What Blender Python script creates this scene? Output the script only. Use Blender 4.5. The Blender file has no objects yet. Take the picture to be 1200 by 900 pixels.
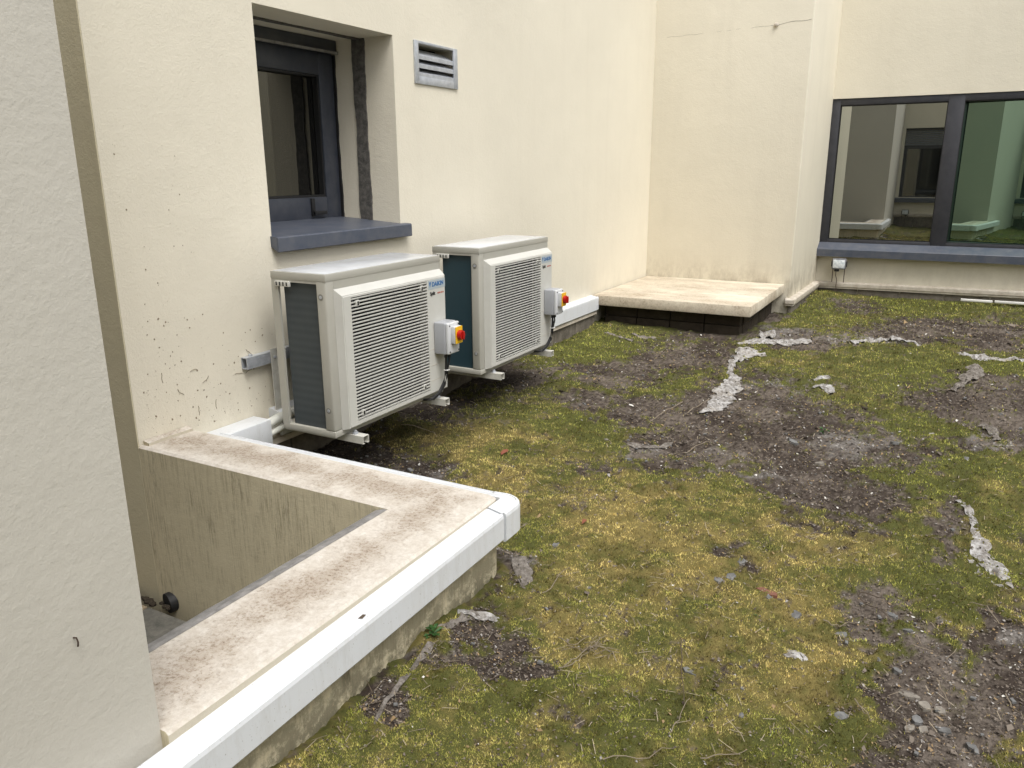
import bpy, bmesh, math, random
import numpy as np
from mathutils import Vector, Matrix
random.seed(7)
rng = np.random.default_rng(11)
S = bpy.context.scene
COL = S.collection

# ---------------------------------------------------------------- camera
cam_data = bpy.data.cameras.new("camera")
cam = bpy.data.objects.new("camera", cam_data)
COL.objects.link(cam)
cam_data.sensor_width = 36.0
cam_data.lens = 27.53
cam_data.clip_end = 500
r_ = (0.87626470, 0.48179588, -0.00573712)
u_ = (-0.12267417, 0.23459618, 0.96432136)
f_ = (-0.46595197, 0.84429697, -0.26467226)
cam.matrix_world = Matrix(((r_[0], u_[0], -f_[0], 2.8), (r_[1], u_[1], -f_[1], 0.0), (r_[2], u_[2], -f_[2], 1.43), (0, 0, 0, 1)))
S.camera = cam

# ---------------------------------------------------------------- sky, sun, exposure
SUN_EL, SUN_AZ = math.radians(60), math.radians(123)      # azimuth from +Y towards +X
w = bpy.data.worlds.new("World")
S.world = w
w.use_nodes = True
nt = w.node_tree
bg = nt.nodes["Background"]
sky = nt.nodes.new("ShaderNodeTexSky")
sky.sky_type = 'NISHITA'
sky.sun_disc = False
sky.sun_elevation = SUN_EL
sky.sun_rotation = SUN_AZ
sky.air_density = 1.0
sky.dust_density = 4.0
sky.ozone_density = 1.0
hs = nt.nodes.new("ShaderNodeHueSaturation")
hs.inputs["Saturation"].default_value = 0.22          # overcast: the blue is washed out by cloud
nt.links.new(sky.outputs[0], hs.inputs["Color"])
nt.links.new(hs.outputs[0], bg.inputs[0])
bg.inputs[1].default_value = 0.14
sun_d = bpy.data.lights.new("sun", 'SUN')
sun_d.energy = 1.25
sun_d.angle = math.radians(35)
sun_d.color = (1.0, 0.98, 0.94)
sun = bpy.data.objects.new("sun", sun_d)
COL.objects.link(sun)
sd = Vector((math.sin(SUN_AZ) * math.cos(SUN_EL), math.cos(SUN_AZ) * math.cos(SUN_EL), math.sin(SUN_EL)))
sun.rotation_euler = (-sd).to_track_quat('-Z', 'Y').to_euler()
sun.location = (6, 3, 12)
S.view_settings.view_transform = 'Standard'
S.view_settings.look = 'None'
S.view_settings.exposure = 0.63
S.view_settings.gamma = 1.0
S.cycles.max_bounces = 8

# ---------------------------------------------------------------- materials
class NT:
    "small wrapper for building node trees"
    def __init__(self, name):
        self.m = bpy.data.materials.new(name)
        self.m.use_nodes = True
        self.t = self.m.node_tree
        self.b = self.t.nodes["Principled BSDF"]
        self.geo = None
    def n(self, typ, **kw):
        n = self.t.nodes.new("ShaderNode" + typ)
        for k, v in kw.items():
            setattr(n, k, v)
        return n
    def l(self, a, b):
        self.t.links.new(a, b)
    def pos(self, scale=(1, 1, 1), world=True):
        if world:
            if self.geo is None:
                self.geo = self.n("NewGeometry")
            src = self.geo.outputs["Position"]
        else:
            src = self.n("TexCoord").outputs["Object"]
        mp = self.n("Mapping")
        mp.inputs["Scale"].default_value = scale
        self.l(src, mp.inputs["Vector"])
        return mp.outputs[0]
    def noise(self, scale, detail=4, rough=0.55, stretch=(1, 1, 1), world=True):
        n = self.n("TexNoise")
        n.inputs["Scale"].default_value = scale
        n.inputs["Detail"].default_value = detail
        n.inputs["Roughness"].default_value = rough
        self.l(self.pos(stretch, world), n.inputs["Vector"])
        return n.outputs["Fac"]
    def ramp(self, fac, a, b, c0=(0, 0, 0, 1), c1=(1, 1, 1, 1)):
        r = self.n("ValToRGB")
        r.color_ramp.elements[0].position = a
        r.color_ramp.elements[1].position = b
        r.color_ramp.elements[0].color = c0
        r.color_ramp.elements[1].color = c1
        self.l(fac, r.inputs[0])
        return r.outputs[0]
    def mix(self, fac, a, b, mode='MIX'):
        m = self.n("MixRGB", blend_type=mode)
        for i, v in enumerate((fac, a, b)):
            if isinstance(v, (int, float)):
                m.inputs[i].default_value = v
            elif isinstance(v, tuple):
                m.inputs[i].default_value = (*v, 1) if len(v) == 3 else v
            else:
                self.l(v, m.inputs[i])
        return m.outputs[0]
    def math(self, op, a, b=0.0):
        m = self.n("Math", operation=op)
        for i, v in enumerate((a, b)):
            if isinstance(v, (int, float)):
                m.inputs[i].default_value = v
            else:
                self.l(v, m.inputs[i])
        return m.outputs[0]
    def axis(self, i):
        if self.geo is None:
            self.geo = self.n("NewGeometry")
        s = self.n("SeparateXYZ")
        self.l(self.geo.outputs["Position"], s.inputs[0])
        return s.outputs[i]
    def maprange(self, v, a, b, c=0.0, d=1.0):
        m = self.n("MapRange")
        m.inputs[1].default_value = a; m.inputs[2].default_value = b
        m.inputs[3].default_value = c; m.inputs[4].default_value = d
        self.l(v, m.inputs[0])
        return m.outputs[0]
    def bump(self, h, strength=0.3, dist=0.01, prev=None):
        b = self.n("Bump")
        b.inputs["Strength"].default_value = strength
        b.inputs["Distance"].default_value = dist
        self.l(h, b.inputs["Height"])
        if prev is not None:
            self.l(prev, b.inputs["Normal"])
        return b.outputs[0]
    def out(self, color=None, rough=0.6, normal=None, metal=0.0, spec=0.5):
        if color is not None:
            if isinstance(color, tuple):
                self.b.inputs["Base Color"].default_value = (*color, 1)
            else:
                self.l(color, self.b.inputs["Base Color"])
        if isinstance(rough, (int, float)):
            self.b.inputs["Roughness"].default_value = rough
        else:
            self.l(rough, self.b.inputs["Roughness"])
        self.b.inputs["Metallic"].default_value = metal
        self.b.inputs["Specular IOR Level"].default_value = spec
        if normal is not None:
            self.l(normal, self.b.inputs["Normal"])
        return self.m

def render_mat(name, base, grime, grain=260, foot=None, bumpy=1.0, patch=0.5, fine=1.0):
    "painted sand-cement render: fine grain, faint trowel waves, washed-down streaks and a dirty foot"
    k = NT(name)
    big = k.noise(0.9, 5, 0.6)
    c = k.mix(k.ramp(big, 0.38, 0.7), base, tuple(v * 0.93 for v in base))
    streak = k.noise(6, 5, 0.65, (1, 1, 0.07))
    c = k.mix(k.math('MULTIPLY', k.ramp(streak, 0.52, 0.78), 0.30 * patch), c, grime)
    spots = k.noise(55, 3, 0.5)
    c = k.mix(k.math('MULTIPLY', k.ramp(spots, 0.70, 0.76), 0.35 * patch), c, grime)
    if foot:
        z0, z1, amt = foot
        zf = k.maprange(k.axis(2), z0, z1, 1.0, 0.0)
        bl = k.noise(9, 7, 0.75, (1, 1, 0.45))
        m = k.math('MULTIPLY', k.math('MULTIPLY', zf, zf), k.ramp(bl, 0.40, 0.66))
        c = k.mix(k.math('MULTIPLY', m, amt), c, (0.17, 0.12, 0.07))
    g1 = k.noise(grain, 3, 0.6)
    g2 = k.noise(45, 4, 0.5)
    g3 = k.noise(5, 4, 0.5)
    nrm = k.bump(g3, 0.22 * bumpy, 0.02)
    nrm = k.bump(g2, 0.30 * bumpy, 0.004, nrm)
    nrm = k.bump(k.noise(grain * .45, 2, 0.5), 0.35 * fine, 0.003, nrm)
    nrm = k.bump(g1, 0.5 * fine, 0.0016, nrm)
    return k.out(c, 0.88, nrm, spec=0.25)

CREAM = (0.74, 0.69, 0.57)
M = {}
M['render'] = render_mat('cream_render', CREAM, (0.50, 0.44, 0.34), foot=(0.25, 0.8, 0.16), patch=0.3)
M['render_pier'] = render_mat('cream_render_pier', (0.72, 0.67, 0.55), (0.46, 0.42, 0.35), foot=(0.3, 0.70, 0.55), patch=0.45)
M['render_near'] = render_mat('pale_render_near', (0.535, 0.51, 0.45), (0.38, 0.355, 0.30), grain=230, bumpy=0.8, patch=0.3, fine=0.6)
M['render_return_shaded'] = render_mat('return_render_shaded', (0.62, 0.56, 0.40), (0.36, 0.30, 0.19), patch=0.8)  # darker tone puts the shade of the notch into the colour
M['render_reveal'] = render_mat('reveal_render', (0.60, 0.53, 0.40), (0.34, 0.29, 0.22))

# parapet: streaked inner faces, dirty top
k = NT('parapet_render')
topm = k.n("SeparateXYZ"); k.geo = k.n("NewGeometry"); k.l(k.geo.outputs["Normal"], topm.inputs[0])
up = k.maprange(topm.outputs[2], 0.4, 0.8)
st = k.noise(120, 4, 0.8, (1, 1, 0.045)); st2 = k.noise(9, 7, 0.85, (1, 1, 0.22))
zf = k.maprange(k.axis(2), -0.45, 0.34, 0.45, 1.0)
side = k.mix(k.math('MULTIPLY', k.math('MULTIPLY', k.ramp(st, 0.46, 0.66), k.ramp(k.noise(5, 5, .8), .35, .65)), 0.75), (0.66, 0.59, 0.42), (0.20, 0.165, 0.10))
side = k.mix(k.math('MULTIPLY', k.math('MULTIPLY', k.ramp(st2, 0.56, 0.70), zf), 0.75), side, (0.10, 0.075, 0.045))
nb = k.noise(3.2, 7, 0.7); nf = k.noise(95, 6, 0.85); nm = k.noise(42, 6, 0.8)
# grit collects along the middle of both legs of the coping
px_, py_ = k.axis(0), k.axis(1)
dl = k.math('ABSOLUTE', k.math('SUBTRACT', px_, 1.40)); ds = k.math('ABSOLUTE', k.math('SUBTRACT', py_, 2.045))
dmin = k.math('MINIMUM', k.math('MAXIMUM', dl, k.maprange(py_, 2.02, 2.2, 0, .2)), k.math('MAXIMUM', ds, k.maprange(px_, 1.3, 1.5, 0, .2)))
mid = k.maprange(k.math('ADD', dmin, k.math('MULTIPLY', k.math('SUBTRACT', k.noise(5.5, 8, 0.75), 0.5), 0.50)), 0.0, 0.115, 1.0, 0.0)
top = k.mix(k.ramp(nm, 0.35, 0.65), (0.68, 0.64, 0.58), (0.53, 0.475, 0.405))
top = k.mix(k.math('MULTIPLY', mid, 0.6), top, (0.33, 0.265, 0.20))
top = k.mix(k.math('MULTIPLY', k.math('MULTIPLY', k.ramp(nf, 0.50, 0.60), k.math('ADD', k.math('MULTIPLY', mid, 0.8), 0.12)), 0.85), top, (0.17, 0.115, 0.07))
top = k.mix(k.math('MULTIPLY', k.ramp(k.noise(12, 6, .8), 0.60, 0.70), 0.35), top, (0.27, 0.19, 0.12))
geo2 = k.n('SeparateXYZ'); k.l(k.geo.outputs['Normal'], geo2.inputs[0])
lip = k.math('MULTIPLY', k.maprange(geo2.outputs[0], .5, .6), k.maprange(k.axis(2), .26, .31))
side = k.mix(lip, side, (0.56, 0.51, 0.41))
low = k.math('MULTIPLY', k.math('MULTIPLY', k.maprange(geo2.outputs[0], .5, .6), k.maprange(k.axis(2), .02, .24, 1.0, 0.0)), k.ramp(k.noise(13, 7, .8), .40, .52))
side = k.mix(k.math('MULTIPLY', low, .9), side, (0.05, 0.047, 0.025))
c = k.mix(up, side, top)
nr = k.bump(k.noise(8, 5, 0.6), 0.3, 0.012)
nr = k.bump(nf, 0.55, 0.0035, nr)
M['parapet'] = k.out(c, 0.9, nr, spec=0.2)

k = NT('white_pvc')
c = k.mix(k.math('MULTIPLY', k.ramp(k.noise(8, 6, 0.7), 0.5, 0.8), 0.22), (0.69, 0.71, 0.735), (0.50, 0.48, 0.43))
c = k.mix(k.math('MULTIPLY', k.ramp(k.noise(22, 5, 0.8, (1, 1, .18)), 0.50, 0.72), 0.28), c, (0.42, 0.40, 0.35))
c = k.mix(k.math('MULTIPLY', k.ramp(k.noise(160, 2, 0.5), 0.70, 0.75), 0.6), c, (0.16, 0.14, 0.11))
c = k.mix(k.math('MULTIPLY', k.ramp(k.noise(90, 3, 0.5), 0.68, 0.74), 0.4), c, (0.35, 0.30, 0.22))
M['pvc'] = k.out(c, 0.38, k.bump(k.noise(20, 2), 0.05, 0.002))
k = NT('weathered_trim')
c = k.mix(k.ramp(k.noise(10, 6, 0.7), 0.35, 0.75), (0.62, 0.57, 0.49), (0.36, 0.30, 0.23))
M['trim_dirty'] = k.out(c, 0.6, k.bump(k.noise(60, 3), 0.2, 0.003))
k = NT('lead_flashing')
c = k.mix(k.ramp(k.noise(26, 6, 0.75, (1, 1, 1)), 0.35, 0.7), (0.30, 0.29, 0.28), (0.13, 0.125, 0.12))
M['lead'] = k.out(c, 0.6, k.bump(k.noise(30, 4), 0.4, 0.006))
k = NT('plinth_block')
c = k.mix(k.ramp(k.noise(12, 6, 0.7), 0.3, 0.7), (0.21, 0.185, 0.15), (0.085, 0.075, 0.06))
M['block'] = k.out(c, 0.92, k.bump(k.noise(80, 4, 0.7), 0.6, 0.006), spec=0.2)
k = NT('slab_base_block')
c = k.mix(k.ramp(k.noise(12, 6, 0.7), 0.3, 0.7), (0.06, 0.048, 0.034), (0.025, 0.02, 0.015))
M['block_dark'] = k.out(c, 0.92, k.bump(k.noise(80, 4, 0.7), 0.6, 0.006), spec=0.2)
k = NT('cast_slab')
nb = k.noise(1.9, 9, 0.8, (1.0, 1.9, 1)); nf = k.noise(70, 5, 0.8)
c = k.mix(k.ramp(nb, 0.38, 0.66), (0.66, 0.60, 0.49), (0.46, 0.385, 0.29))
c = k.mix(k.math('MULTIPLY', k.math('MULTIPLY', k.ramp(nf, 0.45, 0.62), k.ramp(nb, 0.4, 0.6)), 0.6), c, (0.19, 0.14, 0.10))
M['slab'] = k.out(c, 0.9, k.bump(nf, 0.5, 0.004), spec=0.2)
k = NT('slate_frame')
c = k.mix(k.ramp(k.noise(14, 5, 0.6), 0.35, 0.75), (0.038, 0.044, 0.060), (0.062, 0.067, 0.082))
M['frame'] = k.out(c, 0.42, None)
k = NT('slate_frame_far')
c = k.mix(k.ramp(k.noise(14, 5, 0.6), 0.35, 0.75), (0.026, 0.027, 0.033), (0.040, 0.040, 0.047))
M['frame_far'] = k.out(c, 0.5, None)
k = NT('metal_sill')
c = k.mix(k.ramp(k.noise(9, 6, 0.7), 0.35, 0.7), (0.058, 0.070, 0.098), (0.105, 0.110, 0.128))
M['sill'] = k.out(c, 0.42, k.bump(k.noise(6, 2), 0.1, 0.004))
M['black'] = NT('black_rubber').out((0.012, 0.012, 0.013), 0.6)
k = NT('sealant')
c = k.mix(k.ramp(k.noise(30, 5, 0.7), 0.4, 0.65), (0.07, 0.066, 0.06), (0.15, 0.14, 0.125))
M['sealant'] = k.out(c, 0.9, k.bump(k.noise(40, 5, 0.7), 0.7, 0.01))
M['interior'] = NT('dark_interior').out((0.02, 0.02, 0.02), 0.9)

def glass(name, tint, fac, body):
    k = NT(name)
    gl = k.n("BsdfGlossy"); gl.inputs["Roughness"].default_value = 0.0
    gl.inputs["Color"].default_value = (*tint, 1)
    df = k.n("BsdfDiffuse"); df.inputs["Color"].default_value = (*body, 1)
    mx = k.n("MixShader")
    fr = k.n("Fresnel"); fr.inputs["IOR"].default_value = 1.5
    k.l(k.math('MINIMUM', k.math('ADD', fr.outputs[0], fac), 1.0), mx.inputs[0])
    k.l(df.outputs[0], mx.inputs[1]); k.l(gl.outputs[0], mx.inputs[2])
    k.l(mx.outputs[0], k.t.nodes["Material Output"].inputs[0])
    return k.m
M['glass'] = glass('reflective_glass', (0.93, 0.96, 0.90), 0.40, (0.012, 0.013, 0.012))
M['glass_green'] = glass('reflective_glass_green', (0.62, 0.88, 0.68), 0.38, (0.008, 0.018, 0.012))
M['glass_dark'] = glass('dark_glass', (0.9, 0.9, 0.82), 0.07, (0.006, 0.006, 0.006))

k = NT('unit_enamel')
c = k.mix(k.math('MULTIPLY', k.ramp(k.noise(7, 6, 0.7), 0.45, 0.8), 0.35), (0.40, 0.39, 0.345), (0.33, 0.31, 0.265))
M['enamel'] = k.out(c, 0.42, k.bump(k.noise(3, 2), 0.04, 0.004))
k = NT('unit_lid_sky_sheen')
c = k.mix(k.math('MULTIPLY', k.ramp(k.noise(10, 7, 0.75), 0.40, 0.75), 0.55), (0.62, 0.64, 0.67), (0.46, 0.46, 0.45))  # pale bluish base puts the sky reflection on the lid top into the colour
M['lid'] = k.out(c, 0.2)
k = NT('grille_plastic')
c = k.mix(k.math('MULTIPLY', k.ramp(k.noise(12, 6, 0.7), 0.45, 0.8), 0.3), (0.56, 0.555, 0.515), (0.43, 0.415, 0.37))
M['grille'] = k.out(c, 0.45)
k = NT('coil_fins')
wv = k.n("TexWave", wave_type='BANDS', bands_direction='X'); wv.inputs["Scale"].default_value = 110
k.l(k.pos((1, 1, 1), False), wv.inputs["Vector"])
wz = k.n("TexWave", wave_type='BANDS', bands_direction='Z'); wz.inputs["Scale"].default_value = 9
k.l(k.pos((1, 1, 1), False), wz.inputs["Vector"])
c = k.mix(wz.outputs["Fac"], (0.046, 0.058, 0.064), (0.058, 0.070, 0.078))  # base lifted to paint in the reflected light on the nearer coil
c = k.mix(k.math('MULTIPLY', k.ramp(k.noise(8, 5, 0.7), 0.45, 0.8), 0.3), c, (0.10, 0.105, 0.10))
M['coil'] = k.out(c, 0.5, k.bump(wv.outputs["Fac"], 0.3, 0.002), metal=0.2)
M['coil_teal'] = NT('coil_fins_teal').out((0.012, 0.038, 0.052), 0.5)
M['slat'] = NT('grille_slat').out((0.47, 0.465, 0.43), 0.5)
k = NT('galvanised_steel')
c = k.mix(k.ramp(k.noise(25, 5, 0.7), 0.35, 0.7), (0.52, 0.54, 0.57), (0.36, 0.38, 0.41))
M['galv'] = k.out(c, 0.4, metal=0.35)
k = NT('pale_bracket_paint')
M['bracket'] = k.out(k.mix(k.ramp(k.noise(20, 5, 0.7), 0.4, 0.8), (0.62, 0.61, 0.56), (0.42, 0.40, 0.34)), 0.45)
M['grey_plastic'] = NT('grey_switch_plastic').out((0.36, 0.37, 0.39), 0.4)
M['light_plastic'] = NT('light_switch_plastic').out((0.58, 0.59, 0.60), 0.35)
M['yellow'] = NT('yellow_plate').out((0.80, 0.48, 0.02), 0.4)
M['red'] = NT('red_knob').out((0.42, 0.010, 0.008), 0.3)
M['blue_print'] = NT('blue_print').out((0.02, 0.12, 0.32), 0.5)
M['sticker'] = NT('pale_sticker').out((0.40, 0.455, 0.48), 0.4)
M['black_print'] = NT('black_print').out((0.02, 0.02, 0.02), 0.5)
M['red_print'] = NT('red_print').out((0.40, 0.08, 0.05), 0.5)
M['recess'] = NT('recess_shadow_grey').out((0.24, 0.235, 0.21), 0.6)
M['rust'] = NT('rusty_iron').out((0.05, 0.03, 0.02), 0.8)
M['creeper'] = NT('dried_creeper').out((0.26, 0.205, 0.14), 0.9)
M['foam'] = NT('pipe_insulation').out((0.66, 0.66, 0.60), 0.6)
k = NT('lamp_face')
M['lampface'] = k.out(k.mix(k.ramp(k.noise(40, 4), 0.4, 0.6), (0.80, 0.83, 0.84), (0.55, 0.60, 0.64)), 0.12)
M['fan'] = NT('fan_plastic').out((0.035, 0.035, 0.035), 0.5)
M['lampbody'] = NT('lamp_body').out((0.16, 0.16, 0.17), 0.5)
k = NT('geotextile')
c = k.mix(k.ramp(k.noise(28, 8, 0.75), 0.40, 0.58), (0.46, 0.45, 0.44), (0.17, 0.155, 0.14))
c = k.mix(k.ramp(k.noise(6, 4, 0.6), 0.5, 0.8), c, (0.30, 0.27, 0.23))
M['fabric'] = k.out(c, 0.9, k.bump(k.noise(70, 4, 0.7), 0.4, 0.005), spec=0.2)
k = NT('geotextile_dirty')
c = k.mix(k.ramp(k.noise(38, 7, 0.78), 0.40, 0.60), (0.26, 0.235, 0.21), (0.11, 0.095, 0.08))
M['fabric_dirty'] = k.out(c, 0.9, k.bump(k.noise(120, 5, 0.8), 0.8, 0.006), spec=0.2)
k = NT('slate_chip')
c = k.mix(k.ramp(k.noise(30, 5, 0.7), 0.4, 0.65), (0.175, 0.175, 0.172), (0.085, 0.083, 0.08))
M['slate'] = k.out(c, 0.7, k.bump(k.noise(90, 4, 0.7), 0.4, 0.003))
k = NT('buff_stone')
c = k.mix(k.ramp(k.noise(30, 5, 0.7), 0.4, 0.65), (0.25, 0.225, 0.19), (0.14, 0.125, 0.105))
M['buff'] = k.out(c, 0.85, k.bump(k.noise(90, 4, 0.7), 0.4, 0.003))
M['terracotta'] = NT('terracotta').out((0.20, 0.085, 0.055), 0.85)
M['twig'] = NT('dry_twig').out((0.22, 0.18, 0.13), 0.85)
M['twig_dark'] = NT('dark_twig').out((0.09, 0.065, 0.045), 0.85)
M['white_batten'] = NT('white_batten').out((0.74, 0.73, 0.70), 0.5)
M['leaf_green'] = NT('weed_leaf').out((0.035, 0.10, 0.02), 0.6)
M['leaf_brown'] = NT('dead_leaf').out((0.20, 0.06, 0.03), 0.7)
k = NT('well_paver')
M['paver'] = k.out(k.mix(k.ramp(k.noise(20, 6, 0.75), 0.35, 0.7), (0.20, 0.19, 0.165), (0.08, 0.08, 0.07)), 0.75, k.bump(k.noise(70, 4, 0.7), 0.3, 0.004))
M['paver_tan'] = NT('tan_paver').out((0.30, 0.24, 0.16), 0.85)

def vertex_colour_mat(name, rough, spec, bumps=None, mottle=None):
    k = NT(name)
    a = k.n("VertexColor"); a.layer_name = "tint"
    c = a.outputs["Color"]
    if mottle:
        sc, amt = mottle
        c = k.mix(1.0, c, k.ramp(k.noise(sc, 6, 0.8), 0.25, 0.75, (1 - amt, 1 - amt, 1 - amt, 1), (1 + 0, 1, 1, 1)), 'MULTIPLY')
    nr = None
    for sc, s, d in bumps or ():
        nr = k.bump(k.noise(sc, 5, 0.75), s, d, nr)
    return k.out(c, rough, nr, spec=spec)
M['ground'] = vertex_colour_mat('roof_soil_and_moss', 0.95, 0.15, [(30, 0.4, 0.012), (140, 0.7, 0.005)], (220, 0.35))
M['moss'] = vertex_colour_mat('moss_shoots', 0.8, 0.2)
M['litter'] = vertex_colour_mat('dry_litter', 0.85, 0.2)

# ---------------------------------------------------------------- object helpers
def new_obj(name, mesh, mat=None, parent=None):
    o = bpy.data.objects.new(name, mesh)
    if mat is not None and hasattr(mesh, 'materials') and len(mesh.materials) == 0:
        mesh.materials.append(mat)
    COL.objects.link(o)
    if parent is not None:
        o.parent = parent
        o.matrix_parent_inverse = Matrix.Identity(4)
        if parent_loc(parent) != (0, 0, 0):
            o.location = Vector(o.location) - Vector(parent_loc(parent))
    return o
def parent_loc(p):
    v = Vector((0, 0, 0))
    while p is not None:
        v += p.location
        p = p.parent
    return tuple(v)
def thing(name, label, cat, loc=(0, 0, 0), group=None):
    "an Empty at the thing's base that parents its parts (part meshes are authored in world metres)"
    o = bpy.data.objects.new(name, None)
    COL.objects.link(o)
    o.empty_display_size = 0.1
    o.location = loc
    return tag(o, label, cat, group)
def tag(o, label=None, cat=None, group=None, kind=None):
    if label: o['label'] = label
    if cat: o['category'] = cat
    if group: o['group'] = group
    if kind: o['kind'] = kind
    return o
class MB:
    "collects shapes in one bmesh"
    def __init__(self):
        self.b = bmesh.new()
    def box(self, x0, x1, y0, y1, z0, z1, bevel=0.0, seg=2):
        x0, x1 = min(x0, x1), max(x0, x1); y0, y1 = min(y0, y1), max(y0, y1); z0, z1 = min(z0, z1), max(z0, z1)
        r = bmesh.ops.create_cube(self.b, size=1.0)
        vs = r['verts']
        for v in vs:
            v.co = Vector((x0 + (v.co.x + .5) * (x1 - x0), y0 + (v.co.y + .5) * (y1 - y0), z0 + (v.co.z + .5) * (z1 - z0)))
        if bevel > 0:
            es = list({e for v in vs for e in v.link_edges})
            bmesh.ops.bevel(self.b, geom=es, offset=bevel, segments=seg, affect='EDGES', profile=0.5)
        return self
    def prism(self, pts, fn, a, b_):
        "extrudes a closed 2D outline from a to b_; fn(u, v, t) gives the 3D point"
        A = [self.b.verts.new(fn(u, v, a)) for u, v in pts]
        B = [self.b.verts.new(fn(u, v, b_)) for u, v in pts]
        n = len(pts)
        for i in range(n):
            self.b.faces.new((A[i], A[(i + 1) % n], B[(i + 1) % n], B[i]))
        self.b.faces.new(A); self.b.faces.new(B[::-1])
        return self
    def cyl(self, p0, p1, r, n=16, r2=None):
        p0, p1 = Vector(p0), Vector(p1)
        d = p1 - p0
        q = d.to_track_quat('Z', 'Y').to_matrix().to_4x4()
        mat = Matrix.Translation((p0 + p1) / 2) @ q
        bmesh.ops.create_cone(self.b, cap_ends=True, segments=n, radius1=r, radius2=r if r2 is None else r2, depth=d.length, matrix=mat)
        return self
    def tube(self, pts, rad, n=8):
        "a bent tube along points; rad a number or one per point"
        pts = [Vector(p) for p in pts]
        rings = []
        for i, p in enumerate(pts):
            t = (pts[min(i + 1, len(pts) - 1)] - pts[max(i - 1, 0)]).normalized()
            a = t.cross(Vector((0.13, 0.21, 0.97))).normalized()
            c = t.cross(a)
            rr = rad[i] if isinstance(rad, (list, tuple)) else rad
            rings.append([self.b.verts.new(p + (a * math.cos(2 * math.pi * k / n) + c * math.sin(2 * math.pi * k / n)) * rr) for k in range(n)])
        for A, B in zip(rings, rings[1:]):
            for k in range(n):
                self.b.faces.new((A[k], A[(k + 1) % n], B[(k + 1) % n], B[k]))
        self.b.faces.new(rings[0][::-1]); self.b.faces.new(rings[-1])
        return self
    def poly(self, verts, faces):
        vs = [self.b.verts.new(v) for v in verts]
        for f in faces:
            self.b.faces.new([vs[i] for i in f])
        return self
    def build(self, name, mat, parent=None, smooth=False):
        bmesh.ops.recalc_face_normals(self.b, faces=self.b.faces)
        me = bpy.data.meshes.new(name)
        self.b.to_mesh(me); self.b.free()
        if smooth:
            me.shade_smooth()
            me.set_sharp_from_angle(angle=math.radians(40))
        return new_obj(name, me, mat, parent)
def B(name, mat, parent, *a, bevel=0.0):
    return MB().box(*a, bevel=bevel).build(name, mat, parent, smooth=bevel > 0)
def children(o):
    return list(o.children)
def copy_tree(o, parent=None):
    c = o.copy()
    COL.objects.link(c)
    if parent is not None:
        c.parent = parent
    for ch in children(o):
        copy_tree(ch, c)
    return c

# ---------------------------------------------------------------- value noise in numpy (for ground height and colour)
_lat = rng.random((256, 256))
def vnoise(x, y, s, off=0):
    x = x * s + off * 17.3; y = y * s + off * 7.9
    xi = np.floor(x).astype(int); yi = np.floor(y).astype(int)
    fx = x - xi; fy = y - yi
    fx = fx * fx * (3 - 2 * fx); fy = fy * fy * (3 - 2 * fy)
    a = _lat[xi & 255, yi & 255]; b = _lat[(xi + 1) & 255, yi & 255]
    c = _lat[xi & 255, (yi + 1) & 255]; d = _lat[(xi + 1) & 255, (yi + 1) & 255]
    return (a * (1 - fx) + b * fx) * (1 - fy) + (c * (1 - fx) + d * fx) * fy
def fbm(x, y, s, oct=4, off=0, g=0.55):
    t = 0; a = 1; n = 0
    for i in range(oct):
        t = t + a * vnoise(x, y, s * 2.03 ** i, off + i * 3.1); n += a; a *= g
    return t / n
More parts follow.
